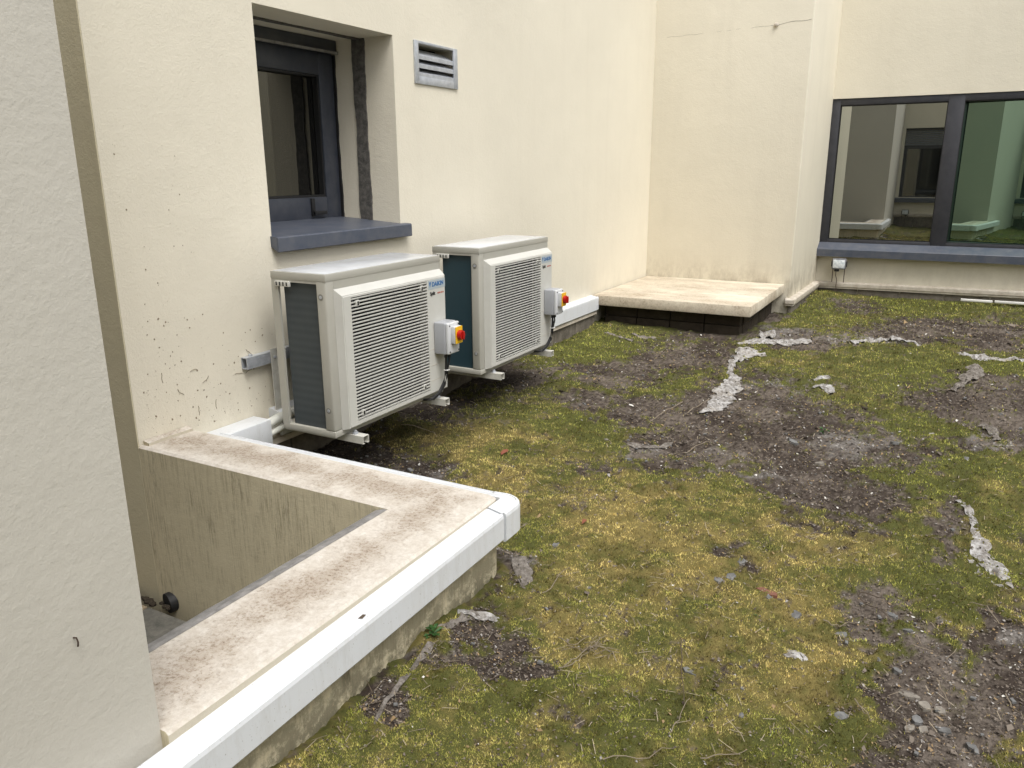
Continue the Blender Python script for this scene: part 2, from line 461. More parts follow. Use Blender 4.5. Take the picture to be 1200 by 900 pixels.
# ---------------------------------------------------------------- ground: one sheet of soil with moss
# patches as (centre x, centre y, half axis u x, u y, half axis v x, v y) in metres
SOIL = [(0.356, 4.676, 0.237, 0.124, -0.106, 0.202), (0.821, 5.104, 0.378, 0.197, -0.125, 0.316), (1.098, 5.838, 0.41, 0.213, -0.188, 0.616), (1.217, 6.683, 0.389, 0.201, -0.088, 0.35), (1.324, 4.396, 0.275, 0.145, -0.117, 0.335), (1.866, 4.721, 0.413, 0.217, -0.169, 0.768), (1.72, 3.795, 0.352, 0.187, -0.107, 0.351), (2.326, 4.265, 0.441, 0.233, -0.093, 0.653), (2.574, 3.516, 0.297, 0.158, -0.036, 0.346), (3.012, 5.638, 0.36, 0.189, 0.003, 0.627), (2.855, 7.982, 0.776, 0.398, -0.011, 0.744), (1.748, 6.878, 0.384, 0.198, -0.061, 0.355), (0.701, 3.007, 0.169, 0.09, -0.078, 0.115), (0.378, 2.943, 0.346, 0.184, -0.192, 0.243), (2.703, 2.543, 0.11, 0.059, -0.02, 0.209), (2.842, 2.309, 0.11, 0.059, -0.011, 0.204), (2.965, 2.104, 0.168, 0.091, -0.001, 0.207), (3.07, 2.364, 0.129, 0.069, 0.005, 0.157), (2.306, 2.794, 0.074, 0.04, -0.018, 0.082), (1.571, 2.218, 0.076, 0.041, -0.065, 0.117), (2.004, 8.925, 0.317, 0.161, -0.048, 0.453), (3.247, 5.653, 0.282, 0.148, 0.034, 0.775), (1.094, 2.625, 0.13, 0.07, -0.066, 0.104), (3.042, 2.538, 0.092, 0.049, 0.002, 0.102), (1.637, 1.464, 0.124, 0.067, -0.075, 0.101), (1.679, 1.803, 0.093, 0.05, -0.058, 0.096), (3.087, 4.667, 0.16, 0.084, 0.004, 0.185), (-0.343, 3.768, 0.776, 0.407, -0.272, 0.336), (-0.359, 2.844, 0.247, 0.131, -0.21, 0.2), (-0.047, 4.651, 0.326, 0.17, -0.176, 0.291), (1.136, 7.664, 0.439, 0.224, -0.062, 0.27), (2.291, 3.701, 0.215, 0.114, -0.048, 0.279), (2.97, 3.439, 0.061, 0.033, -0.001, 0.452), (3.223, 8.042, 0.398, 0.204, 0.025, 0.869), (2.918, 1.971, 0.114, 0.062, -0.004, 0.136), (0.915, 4.428, 0.192, 0.101, -0.091, 0.211)]
GREEN = [(0.356, 5.72, 0.428, 0.222, -0.222, 0.513), (0.47, 4.92, 0.217, 0.113, -0.125, 0.262), (1.157, 6.772, 0.362, 0.187, -0.083, 0.324), (2.789, 9.628, 1.052, 0.532, -0.011, 0.563), (1.746, 8.34, 0.417, 0.212, -0.065, 0.456), (2.745, 6.245, 0.298, 0.155, -0.018, 0.498), (2.035, 5.356, 0.226, 0.119, -0.029, 0.176), (2.796, 4.839, 0.341, 0.18, -0.016, 0.446), (2.708, 4.112, 0.223, 0.118, -0.014, 0.23), (2.934, 3.925, 0.242, 0.129, -0.004, 0.344), (3.162, 3.728, 0.128, 0.068, 0.011, 0.252), (1.182, 5.16, 0.211, 0.11, -0.073, 0.222), (1.12, 3.955, 0.216, 0.114, -0.086, 0.2), (2.895, 2.797, 0.154, 0.083, -0.007, 0.251), (2.623, 1.882, 0.137, 0.074, -0.027, 0.169), (2.151, 1.627, 0.138, 0.074, -0.063, 0.15), (3.237, 6.644, 0.22, 0.115, 0.013, 0.358), (1.502, 2.482, 0.089, 0.047, -0.067, 0.128), (3.077, 2.96, 0.131, 0.07, 0.006, 0.201), (1.619, 1.339, 0.119, 0.064, -0.083, 0.102), (2.789, 2.401, 0.092, 0.05, -0.005, 0.068), (1.961, 1.765, 0.13, 0.07, -0.051, 0.106)]
YELLOW = [(1.775, 2.892, 0.379, 0.202, -0.118, 0.317), (2.207, 2.741, 0.256, 0.137, -0.051, 0.203), (1.185, 3.089, 0.198, 0.105, -0.124, 0.237), (0.648, 3.504, 0.23, 0.121, -0.134, 0.222), (1.898, 2.23, 0.154, 0.083, -0.064, 0.153), (2.383, 2.371, 0.246, 0.132, -0.039, 0.176), (2.004, 2.451, 0.162, 0.087, -0.061, 0.175), (1.896, 1.87, 0.114, 0.061, -0.048, 0.097), (2.296, 3.078, 0.184, 0.099, -0.041, 0.203), (3.117, 3.805, 0.082, 0.044, 0.006, 0.19), (2.641, 2.047, 0.125, 0.067, -0.016, 0.115), (2.071, 8.294, 0.222, 0.113, -0.021, 0.196), (2.562, 3.05, 0.146, 0.078, -0.017, 0.138), (0.38, 3.235, 0.245, 0.13, -0.146, 0.201), (2.363, 9.739, 0.42, 0.212, -0.016, 0.261), (2.551, 2.175, 0.134, 0.072, -0.022, 0.13), (2.235, 2.103, 0.116, 0.062, -0.04, 0.131)]
PALE = [(1.57, 7.15, 0.235, 0.121, -0.051, 0.27), (1.811, 5.361, 0.206, 0.108, -0.037, 0.18), (2.136, 5.409, 0.126, 0.066, -0.023, 0.156), (1.541, 3.774, 0.127, 0.068, -0.026, 0.075), (2.461, 7.095, 0.312, 0.161, -0.01, 0.143), (1.612, 2.207, 0.059, 0.032, -0.039, 0.073), (2.05, 2.192, 0.035, 0.019, -0.039, 0.106), (3.087, 2.537, 0.068, 0.037, 0.002, 0.051), (2.949, 2.619, 0.048, 0.026, -0.001, 0.055), (0.73, 3.749, 0.061, 0.032, -0.045, 0.081), (1.9, 3.964, 0.079, 0.042, -0.033, 0.131), (2.195, 7.109, 0.382, 0.197, -0.019, 0.183), (3.088, 4.746, 0.081, 0.043, 0.007, 0.319), (2.418, 4.391, 0.163, 0.086, -0.035, 0.298), (2.918, 2.397, 0.045, 0.024, -0.001, 0.038), (3.051, 2.946, 0.052, 0.028, 0.003, 0.133), (2.112, 3.606, 0.143, 0.076, -0.014, 0.065), (1.539, 1.728, 0.07, 0.038, -0.051, 0.074), (1.406, 3.629, 0.118, 0.062, -0.024, 0.06), (0.826, 3.048, 0.075, 0.04, -0.037, 0.058)]
STONES = [(2.294, 1.977, 0.065, 0.043), (2.504, 2.454, 0.047, 0.075), (2.421, 2.524, 0.051, 0.052), (2.272, 2.708, 0.041, 0.044), (2.228, 2.558, 0.039, 0.054), (2.264, 2.597, 0.039, 0.055), (2.788, 2.606, 0.042, 0.047), (2.835, 2.52, 0.044, 0.038), (2.692, 2.4, 0.043, 0.054), (2.758, 2.311, 0.044, 0.045), (2.858, 2.194, 0.074, 0.037), (2.9, 2.159, 0.04, 0.041), (2.938, 2.159, 0.034, 0.031), (2.884, 2.094, 0.044, 0.034), (2.949, 2.088, 0.039, 0.039), (2.704, 1.982, 0.043, 0.036), (2.868, 2.04, 0.038, 0.024), (2.9, 2.046, 0.027, 0.038), (1.478, 2.528, 0.038, 0.062), (2.823, 2.276, 0.029, 0.033), (2.656, 2.429, 0.037, 0.042), (2.978, 2.306, 0.024, 0.034), (3.013, 2.05, 0.033, 0.043), (2.996, 2.023, 0.032, 0.024), (2.462, 1.878, 0.023, 0.035), (2.757, 2.217, 0.026, 0.037), (1.838, 2.295, 0.025, 0.031), (3.049, 1.991, 0.032, 0.028), (2.974, 2.147, 0.025, 0.036), (2.874, 1.947, 0.026, 0.022), (3.092, 2.15, 0.025, 0.026), (3.073, 2.268, 0.021, 0.033), (2.985, 2.527, 0.032, 0.032), (2.691, 2.299, 0.027, 0.028), (1.29, 3.795, 0.042, 0.057), (3.005, 4.337, 0.05, 0.064), (2.687, 4.456, 0.051, 0.067), (2.205, 4.201, 0.049, 0.061), (2.373, 3.934, 0.055, 0.054), (2.47, 4.122, 0.048, 0.058)]
TWIGS = [[(2.227, 2.114), (2.283, 1.939), (2.326, 1.82)], [(2.323, 1.691), (2.326, 1.766), (2.331, 1.851)], [(2.675, 2.667), (2.737, 2.602), (2.793, 2.53)], [(2.684, 2.684), (2.757, 2.673), (2.801, 2.602)], [(2.416, 1.652), (2.472, 1.685), (2.512, 1.741)], [(2.901, 2.594), (2.926, 2.563), (2.957, 2.548)], [(1.57, 4.372), (1.589, 4.576), (1.61, 4.793)], [(2.808, 7.622), (2.894, 7.547), (3.052, 7.438)], [(2.598, 2.442), (2.648, 2.457), (2.695, 2.494)], [(2.175, 1.817), (2.199, 1.788), (2.221, 1.76)], [(3.095, 2.292), (3.105, 2.249), (3.129, 2.193)], [(2.729, 2.054), (2.755, 2.009), (2.772, 2.0)], [(1.743, 2.116), (1.746, 2.245), (1.734, 2.362)], [(1.739, 3.734), (1.761, 3.89), (1.803, 4.019)], [(0.209, 3.388), (0.364, 3.419), (0.456, 3.385)], [(1.995, 1.933), (2.007, 1.97), (2.021, 2.018)], [(3.092, 2.669), (3.047, 2.757), (3.01, 2.761)], [(2.921, 2.262), (2.943, 2.21), (2.958, 2.178)], [(2.208, 1.52), (2.3, 1.603), (2.348, 1.662)], [(1.414, 2.435), (1.412, 2.535), (1.431, 2.634)], [(1.89, 1.942), (1.948, 1.923), (1.966, 1.999)], [(1.965, 1.813), (1.984, 1.893), (1.999, 1.991)], [(1.963, 1.789), (1.99, 1.849), (1.998, 1.925)], [(1.774, 4.672), (1.939, 4.387), (2.029, 4.299)], [(1.823, 7.541), (1.977, 7.487), (2.083, 7.499)], [(1.487, 4.562), (1.426, 4.334), (1.407, 4.159)]]

def blobs(x, y, lst, soft=0.45):
    m = np.zeros_like(x)
    wx = x + (fbm(x, y, 2.2, 4, 31) - .5) * 0.42 + (fbm(x, y, 11, 3, 35) - .5) * 0.14
    wy = y + (fbm(x, y, 2.2, 4, 47) - .5) * 0.42 + (fbm(x, y, 11, 3, 51) - .5) * 0.14
    for cx, cy, ux, uy, vx, vy in lst:
        det = ux * vy - uy * vx
        a = ((wx - cx) * vy - (wy - cy) * vx) / det
        b = (-(wx - cx) * uy + (wy - cy) * ux) / det
        d = np.sqrt(a * a + b * b)
        m = np.maximum(m, np.clip((1 + soft - d) / (2 * soft), 0, 1))
    return m
def cover(x, y):
    "moss cover, yellow share, pale-dust share, bright-green share; all 0..1"
    soil = blobs(x, y, SOIL)
    n1 = fbm(x, y, 3.1, 5, 3); n2 = fbm(x, y, 22, 4, 9, 0.75)
    s = soil * 0.86 + (n1 - 0.5) * 0.9 + (n2 - 0.5) * 1.9
    grn = blobs(x, y, GREEN)
    s -= 0.28 * grn
    moss = 1 - np.clip((s - 0.20) / 0.34, 0, 1)
    yel = blobs(x, y, YELLOW, 0.7) * 0.62 + (fbm(x, y, 7, 5, 13, .7) - .5) * 2.2 + (n2 - .5) * 1.5 + .04 + 0.16 * np.clip((4.5 - y) / 2, -1, 1)
    yel = np.clip(yel - 0.35 * grn, 0, 1)
    pale = np.clip(blobs(x, y, PALE) * 0.9 + (fbm(x, y, 14, 5, 21, 0.75) - .5) * 2.2 - 0.35, 0, 1)
    return moss, yel, pale, grn
def height(x, y):
    h = (fbm(x, y, 1.1, 3, 5) - .5) * 0.06 + (fbm(x, y, 6, 4, 6) - .5) * 0.035 + (fbm(x, y, 15, 2, 8) - .5) * 0.034
    # banked up against the walls, the slab and the parapet
    h = h + 0.02 * np.exp(-np.clip(x - 0.05, 0, 9) ** 2 / 0.10)
    dx = np.clip(np.maximum(x - 1.46, 0), 0, 9); dy = np.clip(np.maximum(6.58 - y, 0), 0, 9)
    h = h + 0.03 * np.exp(-(dx ** 2 + dy ** 2) / 0.22)
    h = h + 0.0 * np.exp(-np.clip(9.7 - y, 0, 19) ** 2 / 0.5)
    px = np.clip(x - 1.55, 0, 9); py = np.clip(y - 2.2, 0, 9)
    h = h + 0.055 * np.exp(-(px ** 2 + py ** 2) / 0.035) * (x < 4)
    return h + 0.0
def lerp(a, b, t):
    t = t[..., None]
    return a * (1 - t) + b * t
C3 = lambda *v: np.array(v, float)
def unit_shade(x, y):
    'amount of shade painted into the ground colours under the units'
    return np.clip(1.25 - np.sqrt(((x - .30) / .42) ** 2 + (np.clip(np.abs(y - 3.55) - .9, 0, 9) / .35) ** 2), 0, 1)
def ground_colour(x, y):
    moss, yel, pale, grn = cover(x, y)
    f = fbm(x, y, 60, 3, 71, 0.8); g = fbm(x, y, 4, 4, 77)
    soil = lerp(C3(.055, .042, .034), C3(.175, .145, .120), np.clip((f - .38) * 2.4 + (g - .5) * 2.2, 0, 1))
    soil = lerp(soil, C3(.27, .25, .23), pale * 0.85)
    mo = lerp(C3(.092, .096, .028), C3(.22, .175, .062), yel)  # darker than the shoots: shade between them is put into the colour
    return lerp(soil, mo, moss) * (1 - .62 * unit_shade(x, y))[..., None]  # shade under the units is painted into the colour

def build_ground():
    ys = [-3.6 + 0.2 * i for i in range(21)]           # to 0.4
    y = 0.5
    while y < 1.0:
        ys.append(y); y += 0.05
    while y < 9.9:
        ys.append(y); y += 0.0046 * y
    ys += [9.95, 10.4]
    xs = list(np.arange(-0.4, 0.2, 0.02)) + list(np.arange(0.2, 1.3, 0.012)) + list(np.arange(1.3, 3.4, 0.006)) + list(np.arange(3.4, 4.6, 0.02)) + list(np.arange(4.6, 9.2, 0.15))
    X, Y = np.meshgrid(np.array(xs), np.array(ys), indexing='ij')
    Z = height(X, Y)
    moss, yel, pale, grn = cover(X, Y)
    Z = Z + moss * 0.010 * (0.4 + fbm(X, Y, 28, 3, 91)) + (fbm(X, Y, 70, 3, 93, .8) - .5) * 0.013
    nx, ny = X.shape
    co = np.stack([X, Y, Z], -1).reshape(-1, 3)
    idx = np.arange(nx * ny).reshape(nx, ny)
    q = np.stack([idx[:-1, :-1], idx[1:, :-1], idx[1:, 1:], idx[:-1, 1:]], -1)
    cx = (X[:-1, :-1] + X[1:, 1:]) / 2; cy = (Y[:-1, :-1] + Y[1:, 1:]) / 2
    keep = ~((cx < 1.40) & (cy < 2.04)) & ~((cx < 1.40) & (cy > 8.2))
    q = q[keep]
    me = bpy.data.meshes.new('ground')
    me.vertices.add(len(co)); me.vertices.foreach_set('co', co.ravel())
    me.loops.add(q.size); me.loops.foreach_set('vertex_index', q.ravel().astype(np.int32))
    me.polygons.add(len(q)); me.polygons.foreach_set('loop_start', np.arange(0, q.size, 4, dtype=np.int32))
    me.update(calc_edges=True)
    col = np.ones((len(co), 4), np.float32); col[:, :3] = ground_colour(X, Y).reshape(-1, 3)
    at = me.color_attributes.new('tint', 'FLOAT_COLOR', 'POINT'); at.data.foreach_set('color', col.ravel())
    me.shade_smooth()
    g = new_obj('ground', me, M['ground'])
    tag(g, 'flat roof soil with patches of green and yellow moss', kind='structure')
build_ground()

def scatter_xy(n, power=2.0, ymin=1.0, ymax=9.65):
    "points over the open roof, denser towards the camera as the picture shows them"
    u = rng.random(n)
    a = ymin ** (1 - power); b = ymax ** (1 - power)
    y = (a + u * (b - a)) ** (1 / (1 - power))
    x = -0.05 + rng.random(n) * 0.0 + rng.random(n) * (np.minimum(3.7 + 0.0 * y, 3.15 + 0.12 * y) + 0.05)
    ok = ~((x < 1.58) & (y < 2.26)) & ~((x < 1.49) & (y > 6.55)) & (x > 0.03)
    # leave out what the parapet and left edge hide
    ok &= x > 2.8 - 1.02 * y * 0.98 - 0.25
    return x[ok], y[ok]
def tri_mesh(name, P, T, mat, kind_label):
    n = len(P) // 3 if T is None else None
    me = bpy.data.meshes.new(name)
    me.vertices.add(len(P)); me.vertices.foreach_set('co', P.ravel().astype(np.float32))
    nl = len(P)
    me.loops.add(nl); me.loops.foreach_set('vertex_index', np.arange(nl, dtype=np.int32))
    me.polygons.add(nl // 3); me.polygons.foreach_set('loop_start', np.arange(0, nl, 3, dtype=np.int32))
    me.update(calc_edges=True)
    col = np.ones((nl, 4), np.float32); col[:, :3] = T
    at = me.color_attributes.new('tint', 'FLOAT_COLOR', 'POINT'); at.data.foreach_set('color', col.ravel())
    o = new_obj(name, me, mat)
    tag(o, kind_label[0], kind_label[1], kind='stuff')
    return o
def build_moss():
    x, y = scatter_xy(1350000, 1.9)
    moss, yel, pale, grn = cover(x, y)
    ok = rng.random(len(x)) < moss ** 1.3 * 0.95 + 0.03
    x, y, yel, grn, moss = x[ok], y[ok], yel[ok], grn[ok], moss[ok]
    n = len(x)
    d = np.sqrt((x - 2.8) ** 2 + y ** 2 + 2.0)
    sz = (0.0030 + 0.0014 * d * rng.random(n)) 
    z = height(x, y) + moss * 0.010 * (0.4 + fbm(x, y, 28, 3, 91)) - 0.003
    az = rng.random(n) * 2 * np.pi; lean = rng.random(n) * 1.15
    dirx, diry, dirz = np.cos(az) * np.sin(lean), np.sin(az) * np.sin(lean), np.cos(lean)
    az2 = rng.random(n) * 2 * np.pi
    wx, wy = np.cos(az2), np.sin(az2)
    base = np.stack([x, y, z], -1)
    w_ = (0.30 * sz)[:, None] * np.stack([wx, wy, np.zeros(n)], -1)
    P = np.empty((n, 3, 3))
    P[:, 0] = base - w_; P[:, 1] = base + w_
    P[:, 2] = base + np.stack([dirx, diry, dirz], -1) * (sz * (1.1 + rng.random(n)))[:, None]
    r = rng.random(n)
    c = lerp(C3(.30, .295, .072), C3(.68, .54, .21), np.clip(yel + (r - .5) * .7, 0, 1))
    c = lerp(c, C3(.28, .32, .055), grn * 0.6 * (rng.random(n) > .3))
    c = lerp(c, C3(.42, .33, .17), (rng.random(n) < 0.07) * 0.9)
    c = lerp(c, C3(.07, .055, .03), (rng.random(n) < 0.12) * 0.8)
    c = c * ((0.45 + 0.8 * rng.random(n)) * (1 - .6 * unit_shade(x, y)))[:, None]
    dk = np.clip((fbm(x, y, 9, 5, 333, .75) - .46) * 7, 0, 1)  # brown dead patches, with shadow in the hollows painted in
    c = c * (1.42 - 1.0 * dk)[:, None] + dk[:, None] * C3(.012, .006, .0)
    tri_mesh('moss', P.reshape(-1, 3), np.repeat(c, 3, 0), M['moss'], ('short green and straw yellow moss covering the flat roof', 'moss'))
build_moss()
def build_litter():
    "flat flakes and crumbs, and dry straws"
    x, y = scatter_xy(420000, 1.9)
    moss, yel, pale, grn = cover(x, y)
    ok = rng.random(len(x)) < np.clip(1.05 - moss, 0.10, 1) * (0.55 + pale * 0.6)
    x, y, moss, pale = x[ok], y[ok], moss[ok], pale[ok]
    n = len(x)
    d = np.sqrt((x - 2.8) ** 2 + y ** 2 + 2.0)
    s = (0.0013 + 0.0013 * d * rng.random(n) ** 2) * np.where(rng.random(n) < 0.02, 2.2, 1.0)
    z = height(x, y) + 0.006 * moss + 0.003 + 0.006 * rng.random(n)
    az = rng.random(n) * 2 * np.pi; asp = 0.35 + 0.65 * rng.random(n)
    tilt = (rng.random((n, 2)) - .5) * 1.2
    u = np.stack([np.cos(az), np.sin(az), tilt[:, 0]], -1) * s[:, None]
    v = np.stack([-np.sin(az), np.cos(az), tilt[:, 1]], -1) * (s * asp)[:, None]
    c0 = np.stack([x, y, z], -1)
    j = lambda: (0.7 + 0.6 * rng.random(n))[:, None]
    a, b, c, e = c0 - u * j() - v * j() * .5, c0 + u * j() - v * j(), c0 + u * j() * .6 + v * j(), c0 - u * j() * .8 + v * j()
    P = np.stack([a, b, c, a, c, e], 1)
    r = rng.random(n)
    col = lerp(C3(.055, .042, .033), C3(.20, .168, .138), r)
    col = lerp(col, C3(.33, .31, .29), ((rng.random(n) < .06 + .5 * pale)) * .9)
    col = lerp(col, C3(.30, .21, .11), (rng.random(n) < .10) * .9)
    col = lerp(col, C3(.62, .60, .55), (rng.random(n) < .010) * 1.0)
    col = col * (1 - .6 * unit_shade(x, y))[:, None]
    # straws
    xs, ys = scatter_xy(12000, 1.9)
    ms = cover(xs, ys)[0]
    clump = fbm(xs, ys, 2.3, 3, 121)
    ok = rng.random(len(xs)) < np.clip((clump - .42) * 4, .05, 1) * .6 * np.clip(ys / 2.6, .3, 1)
    xs, ys = xs[ok], ys[ok]; m = len(xs)
    ln = 0.012 + 0.040 * rng.random(m) ** 2; aw = rng.random(m) * 2 * np.pi
    wd = 0.00035 + 0.00022 * np.sqrt((xs - 2.8) ** 2 + ys ** 2 + 2)
    zs = height(xs, ys) + 0.012 + 0.006 * rng.random(m)
    e1 = np.stack([xs, ys, zs], -1)
    e2 = e1 + np.stack([np.cos(aw) * ln, np.sin(aw) * ln, (rng.random(m) - .3) * 0.014], -1)
    ww = np.stack([-np.sin(aw), np.cos(aw), np.zeros(m)], -1) * wd[:, None]
    PS = np.stack([e1 - ww, e1 + ww, e2 + ww, e1 - ww, e2 + ww, e2 - ww], 1)
    cs = lerp(C3(.40, .34, .25), C3(.12, .09, .065), rng.random(m))
    P = np.concatenate([P.reshape(-1, 3), PS.reshape(-1, 3)])
    T = np.concatenate([np.repeat(col, 6, 0), np.repeat(cs, 6, 0)])
    tri_mesh('dry_litter', P, T, M['litter'], ('grey brown crumbs, flakes and dry straws strewn over the bare soil', 'litter'))
build_litter()
def H(x, y):
    return float(height(np.array([x]), np.array([y]))[0])
# ---------------------------------------------------------------- trim profile shared by the walls and parapet
def trim_profile(top, bottom, out=0.078):
    "u = distance out from the wall face, v = height"
    t, b = top, bottom
    return [(0.0, t), (0.004, t + 0.001), (out * 0.80, t - 0.010), (out * 0.82, t - 0.006), (out * 0.88, t - 0.006), (out * 0.96, t - 0.010), (out, t - 0.020), (out, b + 0.006), (out - 0.004, b + .001), (out - 0.012, b), (out - 0.016, b + 0.010), (0.0, b + 0.012)]
def ring(name, prof, path, mat, parent, smooth=False):
    "sweeps a profile along a path of (x, y, nx, ny, dz) stations; (nx, ny) points outwards"
    m = MB()
    rows = []
    for x, y, nx, ny, dz in path:
        rows.append([m.b.verts.new((x + nx * u, y + ny * u, v + dz)) for u, v in prof])
    n = len(prof)
    for A, Bq in zip(rows, rows[1:]):
        for i in range(n):
            m.b.faces.new((A[i], A[(i + 1) % n], Bq[(i + 1) % n], Bq[i]))
    m.b.faces.new(rows[0]); m.b.faces.new(rows[-1][::-1])
    return m.build(name, mat, parent, smooth)
WH = 4.2          # wall height round the court

def plinth_blocks(parent, axis, fixed, a, b, z0, z1, depth, mat='block', length=0.44, outward=1):
    "a row of blocks with recessed joints"
    L = b - a; n = max(1, round(L / length)); s = L / n
    for i in range(n):
        p0, p1 = a + i * s + 0.005, a + (i + 1) * s - 0.005
        d = depth - random.random() * 0.008
        if axis == 'y':
            B('block', M[mat], parent, fixed, fixed + outward * d, p0, p1, z0, z1, bevel=0.004)
        else:
            B('block', M[mat], parent, p0, p1, fixed, fixed + outward * d, z0, z1, bevel=0.004)

# ---------------------------------------------------------------- main wall with its window, louvre, trim and plinth
main_wall = thing('house_wall', 'long cream rendered wall behind the two air conditioning units', 'wall', (0, 2, 0))
wy0, wy1, wz0, wz1 = 2.735, 3.744, 1.12, 2.14
vy0, vy1, vz0, vz1 = 3.945, 4.375, 1.915, 2.135
m = MB()
m.box(-0.62, 0, 1.912, wy0, -0.6, WH); m.box(-0.62, 0, wy0, wy1, -0.6, wz0); m.box(-0.62, 0, wy0, wy1, wz1, WH)
m.box(-0.62, 0, wy1, vy0, -0.6, WH); m.box(-0.62, 0, vy0, vy1, -0.6, vz0); m.box(-0.62, 0, vy0, vy1, vz1, WH)
m.box(-0.62, 0, vy1, 8.06, -0.6, WH)
m.box(-1.7, -0.62, 1.925, 2.4, -0.6, WH)
m.box(-0.60, -0.5, wy0, wy1, wz0, wz1)
m.build('wall', M['render'], main_wall)
B('return_face', M['render_return_shaded'], main_wall, -1.69, -0.001, 1.907, 1.9115, -0.5, WH - .01)  # thin skin over the wall end, carries the painted shade
# window: slate frame set deep in the wall
win = MB().box(-0.50, -0.430, wy0, wy0 + 0.10, wz0 + 0.03, wz1 - 0.07, 0.004).box(-0.50, -0.430, wy1 - 0.125, wy1 - 0.004, wz0 + 0.03, wz1 - 0.07, 0.004)
win.box(-0.50, -0.430, wy0 + 0.10, wy1 - 0.125, wz0 + 0.03, wz0 + 0.16, 0.004).box(-0.50, -0.430, wy0 + 0.10, wy1 - 0.125, wz1 - 0.19, wz1 - 0.07, 0.004)
win.box(-0.50, -0.395, wy0, wy1 - 0.004, wz1 - 0.07, wz1 - 0.0, 0.004)
win = win.build('window', M['frame'], main_wall, True)
B('pane', M['glass_dark'], win, -0.484, -0.478, wy0 + 0.09, wy1 - 0.115, wz0 + 0.15, wz1 - 0.18)
gk = MB()
for a in ((wy0 + .10, wy0 + .112, wz0 + .16, wz1 - .19), (wy1 - .137, wy1 - .125, wz0 + .16, wz1 - .19), (wy0 + .112, wy1 - .137, wz0 + .16, wz0 + .172), (wy0 + .112, wy1 - .137, wz1 - .202, wz1 - .19)):
    gk.box(-0.476, -0.440, *a)
gk.build('glazing_bead', M['black'], win)
hd = MB().box(-0.430, -0.415, 3.475, 3.500, 1.175, 1.275, 0.003).box(-0.415, -0.398, 3.478, 3.497, 1.185, 1.205, 0.003).box(-0.414, -0.400, 3.478, 3.58, 1.183, 1.203, 0.003)
hd.build('handle', M['black'], win, True)
B('head_drip', M['lead'], win, -0.395, -0.380, wy0, wy1 - 0.01, wz1 - 0.075, wz1 - 0.062)
# the sill: folded metal with a slight fall
sl = MB()
sl.prism([(-0.43, 1.160), (0.040, 1.128), (0.046, 1.122), (0.046, 1.060), (0.042, 1.056), (0.038, 1.060), (0.036, 1.112), (-0.43, 1.140)], lambda u, v, t: (u, t, v), 2.728, 3.792)
sl.prism([(-0.002, 1.131), (0.040, 1.128), (0.041, 1.060), (-0.002, 1.085)], lambda u, v, t: (u, t, v), 2.726, 2.731)
sl.build('sill', M['sill'], main_wall)
# rendered inner strip and ragged dark joint on the right and top reveal
def ragged(name, f, n, mat, parent, amp):
    m = MB(); A = []
    for i in range(n + 1):
        t = i / n
        e0 = (math.sin(t * 9 + n) * .5 + math.sin(t * 23 + 2) * .3 + (random.random() - .5) * .5) * amp * .5
        e1 = (math.sin(t * 7 + 1) * .5 + math.sin(t * 31 + n) * .25 + (random.random() - .5) * .5) * amp * .5
        A.append([m.b.verts.new(f(t, -1, e0, 0)), m.b.verts.new(f(t, 1, e1, 0)), m.b.verts.new(f(t, 1, e1, 1)), m.b.verts.new(f(t, -1, e0, 1))])
    for a, b in zip(A, A[1:]):
        for i in range(4):
            m.b.faces.new((a[i], a[(i + 1) % 4], b[(i + 1) % 4], b[i]))
    m.b.faces.new(A[0]); m.b.faces.new(A[-1])
    return m.build(name, mat, parent)
ragged('joint_seal', lambda t, s, e, d: (-0.240 + s * 0.042 + e, 3.7445 - d * 0.009, 1.145 + t * 0.994), 60, M['sealant'], main_wall, 0.013)
ragged('joint_seal', lambda t, s, e, d: (-0.245 + s * 0.018 + e, 2.735 + t * 1.0, 2.1405 - d * 0.007), 34, M['sealant'], main_wall, 0.014)
ragged('joint_edge', lambda t, s, e, d: (-0.425 + s * 0.010 + e, 3.7445 - d * 0.010, 1.145 + t * 0.92), 34, M['black'], main_wall, 0.010)
# louvre vent
vn = MB()
fw = 0.026
vn.box(0.0005, 0.012, vy0 - .012, vy0 + fw, vz0 - .006, vz1 + .006, .002).box(0.0005, 0.012, vy1 - fw - 0.01, vy1 + .008, vz0 - .006, vz1 + .006, .002)
vn.box(0.0005, 0.011, vy0 + fw, vy1 - fw - .01, vz0 - .006, vz0 + .035, .002).box(0.0005, 0.011, vy0 + fw, vy1 - fw - .01, vz1 - .008, vz1 + .006, .002)
vent = vn.build('louvre_vent', M['galv'], main_wall, True)
for i, zz in enumerate((1.952, 2.000, 2.048)):
    MB().prism([(-0.075, zz + 0.062), (-0.001, zz + 0.022), (0.008, zz + 0.016), (0.008, zz - 0.004), (0.003, zz - 0.004), (0.001, zz + 0.012), (-0.077, zz + 0.054)], lambda u, v, t: (u, t, v), vy0 + fw, vy1 - fw - .01).build('louvre_slat', M['galv'], vent)
B('duct_back', M['interior'], vent, -0.16, -0.15, vy0, vy1, vz0, vz1)
# trim and plinth
tp = trim_profile(0.315, 0.185)
ring('trim', tp, [(0, 2.62, 1, 0, 0), (0, 4.4, 1, 0, 0), (0, 6.575, 1, 0, 0)], M['pvc'], main_wall)
MB().prism([(0, .186), (.060, .176), (.064, .150), (.058, .146), (0, .150)], lambda u, v, t: (u, t, v), 2.5, 6.57).build('trim_lip', M['trim_dirty'], main_wall)
plinth_blocks(main_wall, 'y', 0.0, 2.28, 6.58, -0.1, 0.148, 0.045)
